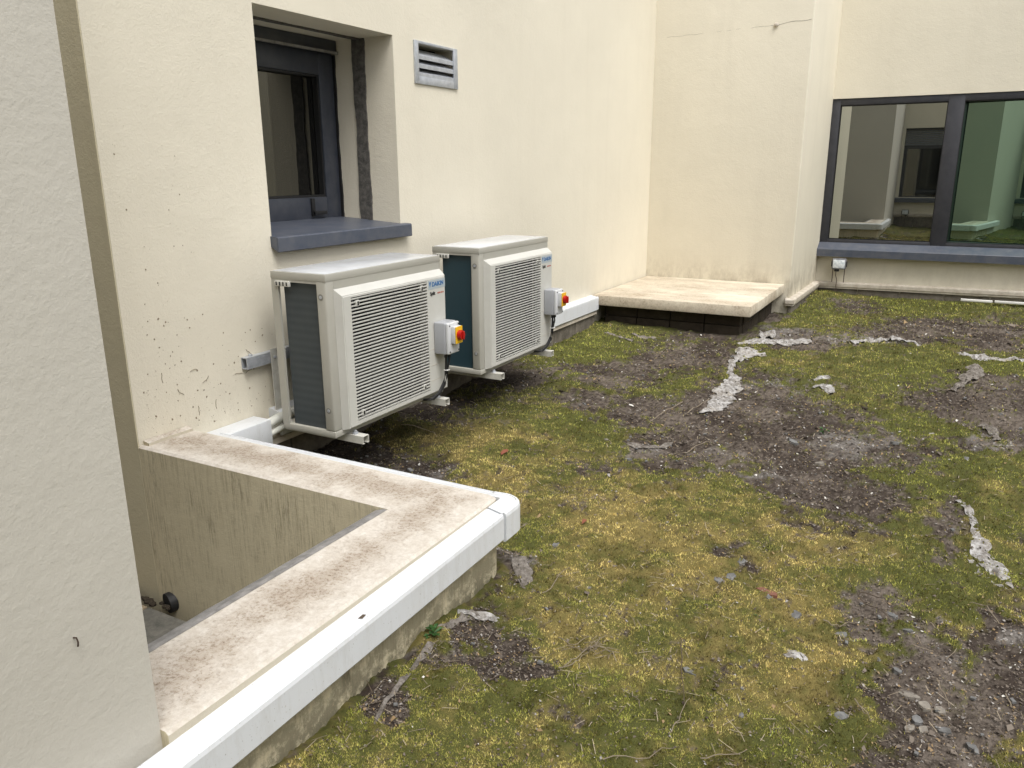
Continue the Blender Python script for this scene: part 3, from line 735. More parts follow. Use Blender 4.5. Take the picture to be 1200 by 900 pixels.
# specks and dried creeper traces at the left of the wall
m = MB()
def speck(y, z, s, a, asp):
    c, d = math.cos(a), math.sin(a)
    q = [(-s * asp, -s), (s * asp, -s * .7), (s * asp * .7, s), (-s * asp, s * .8)]
    m.poly([(0.0015, y + u * c - v * d, z + u * d + v * c) for u, v in q] + [(0.003, y, z)], [(0, 1, 4), (1, 2, 4), (2, 3, 4), (3, 0, 4)])
for i in range(260):
    zz = 0.34 + abs(random.gauss(0, 1)) * 0.22 if random.random() < .75 else 0.34 + random.random() * 1.3
    yy = 1.96 + random.random() * (0.75 if zz < .75 else 0.35)
    speck(yy, zz, 0.0008 + random.random() ** 3 * 0.0032, random.random() * 3.1, 0.5 + random.random())
for i in range(9):
    y0, z0 = 2.05 + random.random() * .5, 0.35 + random.random() * .25; a = random.random() * 3.1
    pts = []
    for j in range(5):
        pts.append((0.002, y0, z0)); a += random.uniform(-.5, .5); y0 += math.cos(a) * 0.011; z0 += math.sin(a) * 0.011
    m.tube(pts, 0.0012, 4)
m.build('creeper_traces', M['creeper'], main_wall)['kind'] = 'stuff'

# ---------------------------------------------------------------- pier in the corner
pier = thing('corner_pier', 'square cream rendered pier with brown stained foot beside the wide window', 'pier', (0.75, 8.9, 0))
PX, PY, FY = 1.49, 8.06, 9.75
MB().box(-0.62, PX, PY, FY + 0.5, -0.3, WH, 0.012, 3).build('shaft', M['render_pier'], pier, True)
knb = MB()
bmesh.ops.create_icosphere(knb.b, subdivisions=2, radius=0.020, matrix=Matrix.Translation((1.165, PY - 0.012, 2.70)) @ Matrix.Diagonal((1.2, .6, 1, 1)))
knb.build('plaster_knob', M['trim_dirty'], pier, True)
crk = MB()
pts = [(0.12 + i * 0.045, PY - 0.0004, 2.672 + 0.0012 * i + math.sin(i * 1.7) * .004 + (0.012 if i > 24 else 0)) for i in range(31)]
for a, b in zip(pts, pts[1:]):
    if random.random() < 0.62 or a[0] > 1.1:
        crk.tube([a, b], 0.0006 if a[0] < 1.1 else 0.0012, 4)
crk.build('surface_crack', M['sealant'], pier)['kind'] = 'stuff'
tp2 = [(0, .185), (.03, .184), (.052, .176), (.056, .168), (.056, .135), (.046, .128), (.046, .112), (0, .108)]
z0_, z1_ = 0.0, -0.03
q = 0.70710678
ring('trim', tp2, [(1.46, PY, 0, -1, z0_), (PX, PY, 1, -1, z0_), (PX, FY - 0.0, 1, -1, z1_)], M['trim_dirty'], pier, False)
plinth_blocks(pier, 'y', PX, PY - 0.03, FY - 0.01, -0.1, 0.10, 0.03)

# ---------------------------------------------------------------- far wall with the wide window
far = thing('end_wall', 'cream rendered end wall holding the wide dark framed window', 'wall', (4, FY, 0))
fx0, fx1, fz0, fz1 = PX, 5.20, 0.575, 2.155
m = MB()
m.box(PX, fx1, FY, FY + 0.4, -0.3, fz0 - .02).box(PX, fx1, FY, FY + 0.4, fz1, WH).box(fx1, 9.0, FY, FY + 0.4, -0.3, WH)
m.box(fx0, fx1, FY + 0.30, FY + 0.40, fz0 - .02, fz1)
m.build('wall', M['render'], far)
fr = MB(); F0, F1 = FY + 0.015, FY + 0.19
mull = [(PX, 1.575), (2.625, 2.775), (3.835, 3.985), (5.05, 5.20)]
for a, b in mull:
    fr.box(a, b, F0, F1, fz0, fz1, 0.004)
for (a, b), (c, d) in zip(mull, mull[1:]):
    fr.box(b, c, F0, F1, fz0, 0.632, 0.004); fr.box(b, c, F0, F1, 2.085, fz1, 0.004)
fwin = fr.build('window', M['frame_far'], far, True)
for i, ((a, b), (c, d)) in enumerate(zip(mull, mull[1:])):
    cx = (b + c) / 2; w2 = (c - b) / 2 + 0.01
    pm = MB().box(-w2, w2, -0.003, 0.003, 0.622, 2.095)
    ang = 0.0 if i != 1 else -math.radians(6.0)
    bmesh.ops.rotate(pm.b, verts=pm.b.verts, cent=(0, 0, 0), matrix=Matrix.Rotation(ang, 3, 'Z'))
    bmesh.ops.translate(pm.b, verts=pm.b.verts, vec=(cx, F0 + (0.048 if i == 0 else 0.105), 0))
    p = pm.build('pane', M['glass'] if i == 0 else M['glass_green'], fwin)
    if i: p['label'] = 'green tinted pane turned slightly in its frame'
    gm = MB()
    for s in ((b, b + .008, .632, 2.085), (c - .008, c, .632, 2.085)):
        gm.box(s[0], s[1], F0 + .012, F0 + .02, s[2], s[3])
    gm.box(b + .008, c - .008, F0 + .012, F0 + .02, .632, .640); gm.box(b + .008, c - .008, F0 + .012, F0 + .02, 2.077, 2.085)
    gm.build('gasket', M['black'], fwin)
MB().prism([(FY + .02, .600), (FY - .115, .533), (FY - .12, .527), (FY - .12, .448), (FY - .112, .448), (FY - .110, .515), (FY + .02, .56)], lambda u, v, t: (t, u, v), PX - 0.0, 5.22).build('sill', M['sill'], far)
ring('trim', [(u * .8, v) for u, v in tp2], [(PX + 0.04, FY, 0, -1, -0.036), (5.5, FY, 0, -1, 0.0), (9.0, FY, 0, -1, 0.0)], M['trim_dirty'], far, False)
plinth_blocks(far, 'x', FY, PX + 0.03, 8.5, -0.1, 0.075, 0.022, outward=-1)

# ---------------------------------------------------------------- raised slab at the pier's foot
slab = thing('concrete_slab', 'low cream concrete slab on dark blocks in front of the corner pier', 'slab', (0.75, 7.3, 0))
MB().box(0.012, 1.435, 6.58, 8.058, 0.228, 0.320, 0.008, 2).build('top', M['slab'], slab, True)
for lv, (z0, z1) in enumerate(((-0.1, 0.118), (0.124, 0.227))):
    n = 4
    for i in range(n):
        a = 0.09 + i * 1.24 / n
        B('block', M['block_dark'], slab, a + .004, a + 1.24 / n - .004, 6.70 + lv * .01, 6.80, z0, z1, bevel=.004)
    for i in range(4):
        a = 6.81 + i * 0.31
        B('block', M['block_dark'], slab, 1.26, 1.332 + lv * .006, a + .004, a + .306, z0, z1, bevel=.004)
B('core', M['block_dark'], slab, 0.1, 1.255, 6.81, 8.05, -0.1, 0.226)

# ---------------------------------------------------------------- near wall and the well behind it
near = thing('near_wall', 'pale coarse rendered wall end close to the camera on the left', 'wall', (1.0, -1, 0))
m = MB()
m.box(-1.7, 1.53, -2.4, 0.8265, -0.6, WH)
m.build('wall', M['render_near'], near)
es = MB()
es.tube([(1.531, .690, .636), (1.540, .690, .638), (1.543, .690, .630), (1.542, .689, .622)], 0.0015, 6)
es.build('rusty_hook', M['rust'], near, True)
back = thing('opposite_wall', 'cream rendered wall behind the camera with a louvred window, seen in the glass', 'wall', (4, -2, 0))
BY, BH = -2.0, 3.3
m = MB()
m.box(1.531, 1.60, BY - .4, BY, -.3, BH).box(1.60, 6.2, BY - .4, BY, -.3, 0.72).box(1.60, 6.2, BY - .4, BY, 2.31, BH).box(6.2, 9.0, BY - .4, BY, -.3, BH)
m.box(1.60, 6.2, BY - .4, BY - .3, .72, 2.31)
m.build('wall', M['render'], back)
fb = MB()
for a, b in ((1.60, 1.67), (2.75, 2.88), (3.98, 4.11), (5.2, 5.33), (6.13, 6.2)):
    fb.box(a, b, BY - .16, BY - .08, .74, 1.84)
fb.box(1.60, 6.2, BY - .16, BY - .08, .72, .74); fb.box(1.60, 6.2, BY - .16, BY - .08, 1.84, 1.92); fb.box(1.6, 6.2, BY - .16, BY - .08, 2.27, 2.31)
bw = fb.build('window', M['frame_far'], back)
for a, b in ((1.67, 2.75), (2.88, 3.98), (4.11, 5.2), (5.33, 6.13)):
    B('pane', M['glass_dark'], bw, a, b, BY - .13, BY - .12, .74, 1.84)
for i in range(8):
    z = 1.925 + i * 0.043
    MB().prism([(BY - .14, z + .03), (BY - .085, z), (BY - .08, z + .004), (BY - .135, z + .034)], lambda u, v, t: (t, u, v), 1.61, 6.19).build('louvre_slat', M['galv'], bw)
MB().prism([(BY - .1, .73), (BY + .10, .685), (BY + .11, .68), (BY + .11, .60), (BY + .10, .60), (BY + .09, .67), (BY - .1, .70)], lambda u, v, t: (t, u, v), 1.535, 6.25).build('sill', M['sill'], back)
ring('trim', [(u, v) for u, v in tp2], [(1.54, BY, 0, 1, 0.15), (5, BY, 0, 1, .15), (9.0, BY, 0, 1, 0.15)], M['trim_dirty'], back, False)
plinth_blocks(back, 'x', BY, 1.56, 8.9, -0.1, 0.25, 0.03)
side_w = thing('side_wall', 'cream rendered wall far to the right closing the court', 'wall', (9, 3, 0))
B('wall', M['render'], side_w, 9.0, 9.3, -2.4, 10.15, -0.3, 3.0)

# ---------------------------------------------------------------- parapet round the well
par = thing('parapet', 'low rendered parapet with dirty top and white plastic edging round the sunken well', 'parapet', (1.4, 2.0, 0))
PT = 0.345
m = MB()
# L-shaped body: outline extruded upwards, with a soft arris
out_l = [(0.001, 1.907), (1.272, 1.907), (1.272, 0.8275), (1.552, 0.8275), (1.552, 2.135), (1.545, 2.155), (1.522, 2.165), (0.001, 2.165)]
vb = [m.b.verts.new((x, y, -0.5)) for x, y in out_l]; vt = [m.b.verts.new((x, y, PT - 0.007)) for x, y in out_l]
ins = 0.012
inn = [(0.001, 1.907 + ins), (1.272 + ins, 1.907 + ins), (1.272 + ins, 0.8275), (1.544, 0.8275), (1.544, 2.131), (1.538, 2.149), (1.518, 2.157), (0.001, 2.157)]
vi = [m.b.verts.new((x, y, PT)) for x, y in inn]
n = 8
for i in range(n):
    j = (i + 1) % n
    m.b.faces.new((vb[i], vb[j], vt[j], vt[i])); m.b.faces.new((vt[i], vt[j], vi[j], vi[i]))
m.b.faces.new(vi)
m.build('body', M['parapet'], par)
# render stub: raised lip beside the house wall, as a rough second coat
ragged('render_ridge', lambda t, s, e, d: (0.018 + s * .016 + e, 1.93 + t * .22, PT + d * (.012 + .006 * (s < 0))), 14, M['parapet'], par, .008)
trp = trim_profile(0.320, 0.218, 0.068)
ring('edge_trim', trp, [(1.552, 0.0, 1, 0, -.0), (1.552, 0.9, 1, 0, 0), (1.552, 2.078, 1, 0, .012)], M['pvc'], par)
trp2 = trim_profile(0.338, 0.218, 0.056)
ring('edge_trim', trp2, [(0.125, 2.167, 0, 1, 0), (1.0, 2.167, 0, 1, 0), (1.50, 2.167, 0, 1, 0)], M['pvc'], par)
arc = [(1.552, 2.088, 1, 0, .003), (1.552, 2.12, 1.03, 0, .004)]
cp = trim_profile(0.334, 0.222, 0.072)
st = [(1.553, 2.085, 1, 0, 0.0), (1.553, 2.165, 1, 0, 0)]
for i in range(1, 8):
    a = i / 8 * math.pi / 2
    st.append((1.553, 2.167, math.cos(a), math.sin(a) * .9, 0.004 * i / 8))
st += [(1.553, 2.167, 0, .9, .004), (1.503, 2.167, 0, .82, .004)]
ring('corner_cap', cp, st, M['pvc'], par)
# flashing along the inner edge of the long leg
fl = MB(); A = []
for i in range(24):
    y = 0.83 + i * (1.074 / 23); e = random.uniform(-.004, .004)
    A.append([fl.b.verts.new(p) for p in ((1.271, y, .338), (1.255 + e, y, .337 + e / 2), (1.222 + e, y, .326 + e), (1.212 + e, y, .290), (1.271, y, .275))])
for a, b in zip(A, A[1:]):
    for i in range(5):
        fl.b.faces.new((a[i], a[(i + 1) % 5], b[(i + 1) % 5], b[i]))
fl.build('flashing', M['lead'], par)
leafm = MB().poly([(1.588, 1.365, .3185), (1.600, 1.372, .3190), (1.598, 1.39, .3200), (1.586, 1.388, .3188)], [(0, 1, 2, 3)])
tag(leafm.build('leaf_scrap', M['twig_dark']), 'tiny dark leaf scrap lying on the white parapet edging', 'leaf')

well = thing('well_floor', 'grey paving at the bottom of the sunken well behind the parapet', 'paving', (0.5, 1.4, -.45))
def paver(x0, x1, y0, y1, mt):
    B('paver', M[mt], well, x0, x1, y0, y1, -0.47, -0.348, bevel=.004)
tiles_x = [-1.65, -1.05, -0.45, 0.02, 0.62, 1.262]
tiles_y = [0.86, 1.35, 1.84]
for i in range(5):
    for j in range(2):
        paver(tiles_x[i] + .004, tiles_x[i + 1] - .004, tiles_y[j] + .004, tiles_y[j + 1] - .004, 'paver_tan' if (i == 2) else 'paver')
B('bed', M['sealant'], well, -1.68, 1.268, 0.85, 1.918, -0.56, -0.472)
rb = MB()
for i in range(60):
    x, r = -.5 + random.random() * .62, random.uniform(.006, .018)
    y = 1.885 - random.random() * .03
    bmesh.ops.create_icosphere(rb.b, subdivisions=1, radius=r, matrix=Matrix.Translation((x, y, -.346)) @ Matrix.Diagonal((1.3, 1, .7, 1)))
rb.build('gutter_rubble', M['block_dark'], well)['kind'] = 'stuff'
pipe = MB().cyl((0.075, 1.888, -.345), (0.085, 1.923, -.343), 0.044, 24)
tag(pipe.build('drain_pipe', M['black'], None, True), 'black round drain outlet at the foot of the well wall', 'drain pipe')
# ---------------------------------------------------------------- air conditioning unit (built once, copied once)
def make_unit():
    u = thing('air_conditioner', 'nearer outdoor air conditioning unit, close to the parapet and below the small window', 'air conditioner', (0.33, 2.98, 0.27), 'air conditioning units on the house wall')
    X0, X1, Y0, Y1, Z0, Z1 = 0.168, 0.485, 2.545, 3.420, 0.272, 0.985
    oy0, oy1, oz0, oz1 = 2.655, 3.238, 0.318, 0.888           # fan opening
    lid = MB().box(X0 - .0012, X1 + .0012, Y0 - .0012, Y1 + .0012, Z1 - .018, Z1 + .014, .002)
    lid_o = lid.build('lid', M['enamel'], u, True)
    MB().box(X0 + .008, X1 - .008, Y0 + .008, Y1 - .008, Z1 + .0135, Z1 + .0165, .0015).build('lid_top', M['lid'], lid_o, True)
    MB().box(X0, X1, Y0, Y1, Z0 - .012, Z0 + .018, .004).build('bottom_pan', M['enamel'], u, True)
    c = MB()
    c.box(X1 - .058, X1, Y0, Y0 + .055, Z0 + .016, Z1 - .0005, .010, 3)                  # front corner post
    c.box(X1 - .020, X1 - .0005, Y0 + .05, oy0, Z0 + .016, Z1 - .001)
    c.box(X1 - .020, X1 - .0005, oy1, Y1 - .001, Z0 + .016, Z1 - .001)
    c.box(X1 - .020, X1 - .0005, oy0, oy1, Z0 + .016, oz0); c.box(X1 - .020, X1 - .0005, oy0, oy1, oz1, Z1 - .001)
    c.box(X0, X1 - .02, Y1 - .018, Y1, Z0 + .016, Z1 - .001)
    c.box(X0, X0 + .040, Y0 + .0, Y0 + .012, Z0 + .016, Z1 - .030)                       # rear post
    c.box(X0, X1 - .05, Y0 + .001, Y0 + .014, Z1 - .030, Z1 - .0015)                     # top band
    c.build('casing', M['enamel'], u, True)
    for z in (Z1 - .085, Z0 + .115):
        sc = MB().cyl((X1 - .030, Y0 - .0015, z), (X1 - .030, Y0 + .006, z), .0145, 18)
        s_ = sc.build('screw_recess', M['recess'], u, True)
        MB().cyl((X1 - .030, Y0 - .003, z), (X1 - .030, Y0 - .001, z), .007, 12).build('screw', M['galv'], s_, True)
    MB().box(X0 + .058, X1 - .060, Y0 + .018, Y0 + .05, Z0 + .018, Z1 - .03).build('coil', M['coil'], u)
    MB().box(X0 + .058, X0 + .072, Y0 + .0505, Y1 - .2, Z0 + .018, Z1 - .03).build('rear_coil', M['coil'], u)
    h = MB().box(X0 + .03, X0 + .115, Y0 - .010, Y0 + .002, Z1 - .050, Z1 - .026, .002)
    clip = h.build('carry_grip', M['grille'], u, True)
    for i in range(4):
        B('grip_slot', M['black_print'], clip, X0 + .038 + i * .02, X0 + .045 + i * .02, Y0 - .0115, Y0 - .0102, Z1 - .046, Z1 - .030)
    B('bulkhead', M['interior'], u, X0 + .035, X1 - .022, oy1 + .02, oy1 + .026, Z0 + .02, Z1 - .01)
    # fan
    fan = MB().cyl((.375, 2.946, .603), (.43, 2.946, .603), .055, 20)
    for i in range(3):
        a0 = i * 2 * math.pi / 3 + .4
        vs = []
        for j in range(7):
            a = a0 + j * 0.26
            for r, dx in ((.05, -.01), (.265, 0.0)):
                vs.append((.38 + dx + j * .009, 2.946 + math.cos(a) * r, .603 + math.sin(a) * r))
        fan.poly(vs, [(2 * j, 2 * j + 1, 2 * j + 3, 2 * j + 2) for j in range(6)])
    fan.build('fan', M['fan'], u, True)
    B('fan_shade_back', M['black'], u, X1 - .15, X1 - .145, Y0 + .06, oy1 + .018, Z0 + .02, Z1 - .02)  # black sheet added to stand for the shade behind the slats
    ln = MB()
    for q in ((oy0 - .02, oy0, oz0, oz1), (oy1, oy1 + .015, oz0, oz1), (oy0 - .02, oy1 + .015, oz0 - .015, oz0), (oy0 - .02, oy1 + .015, oz1, oz1 + .02)):
        ln.box(X1 - .149, X1 - .0205, *q)
    ln.build('fan_shade_liner', M['black'], u)  # black liner added so the gaps between slats stay in shade
    # raised grille cover
    XF = .527
    def rect(x, a, b, c, d):
        return [(x, a, c), (x, b, c), (x, b, d), (x, a, d)]
    gy0, gy1, gz0, gz1 = 2.588, 3.416, .285, .930
    O = rect(X1, gy0 + .004, gy1, gz0, gz1); F = rect(XF, gy0 + .014, gy1 - .014, gz0 + .012, gz1 - .030)
    I = rect(XF, oy0, oy1, oz0, oz1); J = rect(X1 + .001, oy0, oy1, oz0, oz1)
    g = MB().poly(O + F + I + J, [(i, (i + 1) % 4, 4 + (i + 1) % 4, 4 + i) for i in range(4)] + [(4 + i, 4 + (i + 1) % 4, 8 + (i + 1) % 4, 8 + i) for i in range(4)] + [(8 + i, 8 + (i + 1) % 4, 12 + (i + 1) % 4, 12 + i) for i in range(4)])
    bmesh.ops.bevel(g.b, geom=[e for e in g.b.edges if all(abs(v.co.x - XF) < 1e-5 for v in e.verts) and any(abs(v.co.y - (gy0 + .014)) < 1e-5 or abs(v.co.z - (gz1 - .030)) < 1e-5 or abs(v.co.z - (gz0 + .012)) < 1e-5 or abs(v.co.y - (gy1 - .014)) < 1e-5 for v in e.verts) and not any(abs(v.co.y - oy0) < 1e-5 for v in e.verts)], offset=.004, segments=2, affect='EDGES')
    gr = g.build('grille', M['grille'], u, True)
    ns = 36; pitch = (oz1 - oz0) / ns
    sm = None
    for i in range(ns):
        z = oz0 + (i + .5) * pitch
        if sm is None:
            s0 = MB().prism([(XF - .006, z + .0034), (XF - .001, z + .0031), (XF - .0002, z + .0022), (XF - .0002, z - .0028), (XF - .002, z - .0035), (XF - .006, z - .0018)], lambda a, b, t: (a, t, b), oy0 - .001, oy1 + .001).build('slat', M['slat'], gr)
            sm = s0
        else:
            s1 = sm.copy(); COL.objects.link(s1); s1.parent = gr
            s1.location = sm.location + Vector((0, 0, i * pitch))
    for i in range(6):
        y = oy0 + (i + .5) * (oy1 - oy0) / 6
        B('slat_stay', M['black'], gr, XF - .024, XF - .0185, y - .003, y + .003, oz0, oz1)
    for y in (oy0 + .045, oy1 - .045):
        for z in (oz0 + .030, oz1 - .030):
            q = MB().box(XF - .010, XF + .002, y - .010, y + .010, z - .014, z + .014, .002)
            q = q.build('grille_clip', M['grille'], gr, True)
            q2 = B('grille_clip_slot', M['black_print'], gr, XF + .0022, XF + .003, y - .005, y + .005, z - .010, z + .008)
    for z in (.365, .445, .53):
        B('panel_seam', M['trim_dirty'], gr, XF - .0005, XF + .0012, 3.25, 3.400, z, z + .0016)
    # badge
    st = B('badge', M['sticker'], u, XF + .0003, XF + .0010, 3.250, 3.400, .842, .888)
    MB().poly([(XF + .0014, 3.256, .880), (XF + .0014, 3.274, .880), (XF + .0014, 3.262, .850)], [(0, 1, 2)]).build('badge_mark', M['blue_print'], st)
    def text(body, size, y, z, mat, parent, name, bold=.0006):
        cu = bpy.data.curves.new(name, 'FONT'); cu.body = body; cu.size = size; cu.offset = bold; cu.extrude = .0003
        cu.materials.append(mat)
        o = new_obj(name, cu, None, parent)
        o.location = o.location + Vector((XF + .0014, y, z))
        o.rotation_euler = (math.pi / 2, 0, math.pi / 2)
        me = bpy.data.meshes.new_from_object(o)          # keep the lettering as a plain mesh
        r = bpy.data.objects.new(name, me)
        COL.objects.link(r)
        r.parent = parent; r.location = o.location; r.rotation_euler = o.rotation_euler
        bpy.data.objects.remove(o)
        return r
    text("DAIKIN", .031, 3.281, .856, M['blue_print'], st, 'badge_lettering', .0010)
    text("Split", .026, 3.262, .812, M['black_print'], u, 'series_lettering', .0007)
    for i in range(4):
        B('series_mark', M['red_print'], u, XF + .0003, XF + .0012, 3.330 + i * .015, 3.340 + i * .015, .814, .821)
    # isolator switch
    s = MB().box(XF + .0005, XF + .070, 3.284, 3.392, .505, .672, .007, 3).build('isolator_switch', M['grey_plastic'], u, True)
    MB().box(XF + .0702, XF + .090, 3.286, 3.390, .507, .670, .007, 3).build('cover', M['light_plastic'], s, True)
    MB().box(XF + .0895, XF + .116, 3.308, 3.372, .562, .652, .005, 2).build('switch_plinth', M['light_plastic'], s, True)
    MB().box(XF + .1162, XF + .121, 3.309, 3.371, .563, .651, .001).build('yellow_plate', M['yellow'], s)
    kn = MB().cyl((XF + .1212, 3.340, .607), (XF + .134, 3.340, .607), .026, 24).cyl((XF + .134, 3.340, .607), (XF + .142, 3.340, .607), .0235, 24)
    kn.box(XF + .1421, XF + .152, 3.334, 3.346, .585, .629, .003)
    kn.build('red_knob', M['red'], s, True)
    for y, z in ((3.297, .520), (3.379, .520), (3.297, .657), (3.379, .657)):
        MB().cyl((XF + .0895, y, z), (XF + .0925, y, z), .0042, 10).build('screw', M['black_print'], s)
    MB().cyl((XF + .045, 3.325, .482), (XF + .045, 3.325, .506), .010, 12).build('cable_gland', M['black'], s)
    MB().cyl((XF + .045, 3.355, .482), (XF + .045, 3.355, .506), .010, 12).build('cable_gland', M['black'], s)
    MB().tube([(XF + .045, 3.325, .49), (XF + .045, 3.324, .45), (XF + .04, 3.325, .40), (XF + .03, 3.318, .345), (XF + .02, 3.29, .300), (XF, 3.25, .268), (XF - .05, 3.23, .262)], .0065, 8).build('cable', M['black'], u, True)
    MB().tube([(XF + .045, 3.355, .49), (XF + .047, 3.352, .46), (XF + .045, 3.336, .42), (XF + .042, 3.334, .38), (XF + .034, 3.325, .335), (XF + .02, 3.30, .294), (XF, 3.26, .262)], .0055, 8).build('cable', M['black'], u, True)
    B('cable_tie', M['white_batten'], u, XF + .032, XF + .056, 3.316, 3.344, .412, .416)
    return u
unit_a = make_unit()
unit_b = copy_tree(unit_a)
unit_b.location.y += 1.272
for ch in unit_b.children:
    if ch.name.startswith('coil'):
        ch.data = ch.data.copy(); ch.data.materials[0] = M['coil_teal']
unit_b['label'] = 'farther outdoor air conditioning unit, standing clear of the window nearer the corner pier'

def make_bracket():
    k = thing('wall_bracket', 'galvanised rail and pale arms carrying the nearer air conditioning unit', 'wall bracket', (0.0, 2.98, 0.25), 'brackets under the air conditioning units')
    r = MB().prism([(.001, .543), (.001, .597), (.036, .597), (.036, .585), (.033, .585), (.033, .594), (.004, .594), (.004, .546), (.033, .546), (.033, .555), (.036, .555), (.036, .543)], lambda u, v, t: (u, t, v), 2.480, 3.56)
    r.box(.0335, .0375, 2.4805, 3.5595, .5555, .5845)
    r.build('rail', M['galv'], k)
    for y in (2.52, 2.80, 3.1, 3.5):
        MB().cyl((.020, y, .597), (.020, y, .607), .010, 6).build('bolt', M['galv'], k)
    for y in (2.625, 3.30):
        a = MB()
        a.box(.040, .044, y, y + .042, .225, .612); a.box(.044, .074, y + .038, y + .042, .235, .58)
        a.build('upright', M['bracket'], k)
        MB().cyl((.044, y + .02, .57), (.052, y + .02, .57), .008, 6).build('bolt', M['galv'], k)
        ar = MB()
        ar.box(.0445, .575, y, y + .0030, .222, .2585); ar.box(.0445, .575, y + .003, y + .042, .2555, .2585)
        ar.box(.0445, .575, y + .039, y + .042, .222, .2555); ar.box(.5, .575, y + .003, y + .012, .222, .225); ar.box(.5, .575, y + .030, y + .039, .222, .225)
        ar.build('arm', M['bracket'], k)
        f = MB().cyl((.515, y + .02, .2585), (.515, y + .02, .266), .014, 12).cyl((.515, y + .02, .266), (.515, y + .02, .276), .008, 6)
        f.build('foot_bolt', M['galv'], k)
    return k
bra = make_bracket()
brb = copy_tree(bra)
brb.location.y += 1.272
brb['label'] = 'galvanised rail and pale arms carrying the farther air conditioning unit'

# pipe trunking and insulated pipes
tk = thing('pipe_trunking', 'white plastic trunking box running along the wall to the pipes behind the nearer unit', 'trunking', (.06, 2.35, .2))
MB().box(.0015, .118, 2.175, 2.520, .175, .305, .006, 2).build('cover', M['pvc'], tk, True)
B('end_void', M['black'], tk, .012, .107, 2.5205, 2.522, .185, .292)
for i, (r, z, x) in enumerate(((.024, .262, .075), (.016, .215, .085), (.010, .200, .055))):
    pp = MB().tube([(x, 2.48, z), (x, 2.60, z + .015), (x + .01, 2.80, z + .04), (x + .01, 3.2, z + .05), (x + .0, 3.9, z + .05), (x, 4.35, z + .05)], r, 12)
    tag(pp.build('insulated_pipe', M['foam'], None, True), ('thick white lagged pipe leaving the trunking behind the nearer unit', 'thin white lagged pipe just below the thick one', 'thinnest cable conduit beside the lagged pipes')[i], 'pipe')

# ---------------------------------------------------------------- flood light
fl_ = thing('flood_light', 'small square flood light on a bracket at the foot of the end wall', 'flood light', (1.745, 9.66, .2))
MB().box(1.672, 1.820, 9.585, 9.65, .312, .432, .008, 2).build('housing', M['lampbody'], fl_, True)
B('glass', M['lampface'], fl_, 1.684, 1.808, 9.579, 9.5845, .325, .419, bevel=.002)
MB().box(1.664, 1.674, 9.59, 9.64, .34, .40, .003).box(1.818, 1.828, 9.59, 9.64, .34, .40, .003).build('end_cap', M['black'], fl_, True)
MB().box(1.700, 1.750, 9.595, 9.64, .285, .311, .004).build('junction_box', M['black'], fl_, True)
for x in (1.682, 1.806):
    MB().box(x, x + .007, 9.60, 9.625, .165, .315).build('bracket_leg', M['rust'], fl_)
MB().tube([(1.72, 9.61, .288), (1.722, 9.60, .24), (1.738, 9.60, .19), (1.735, 9.60, .12), (1.75, 9.58, .06)], .004, 6).build('cable', M['rust'], fl_, True)

fl2 = copy_tree(fl_)
fl2.location = (1.80, BY + .09, .2); fl2.rotation_euler = (0, 0, math.pi)
fl2['label'] = 'second small flood light, behind the camera, seen only reflected in the glass'
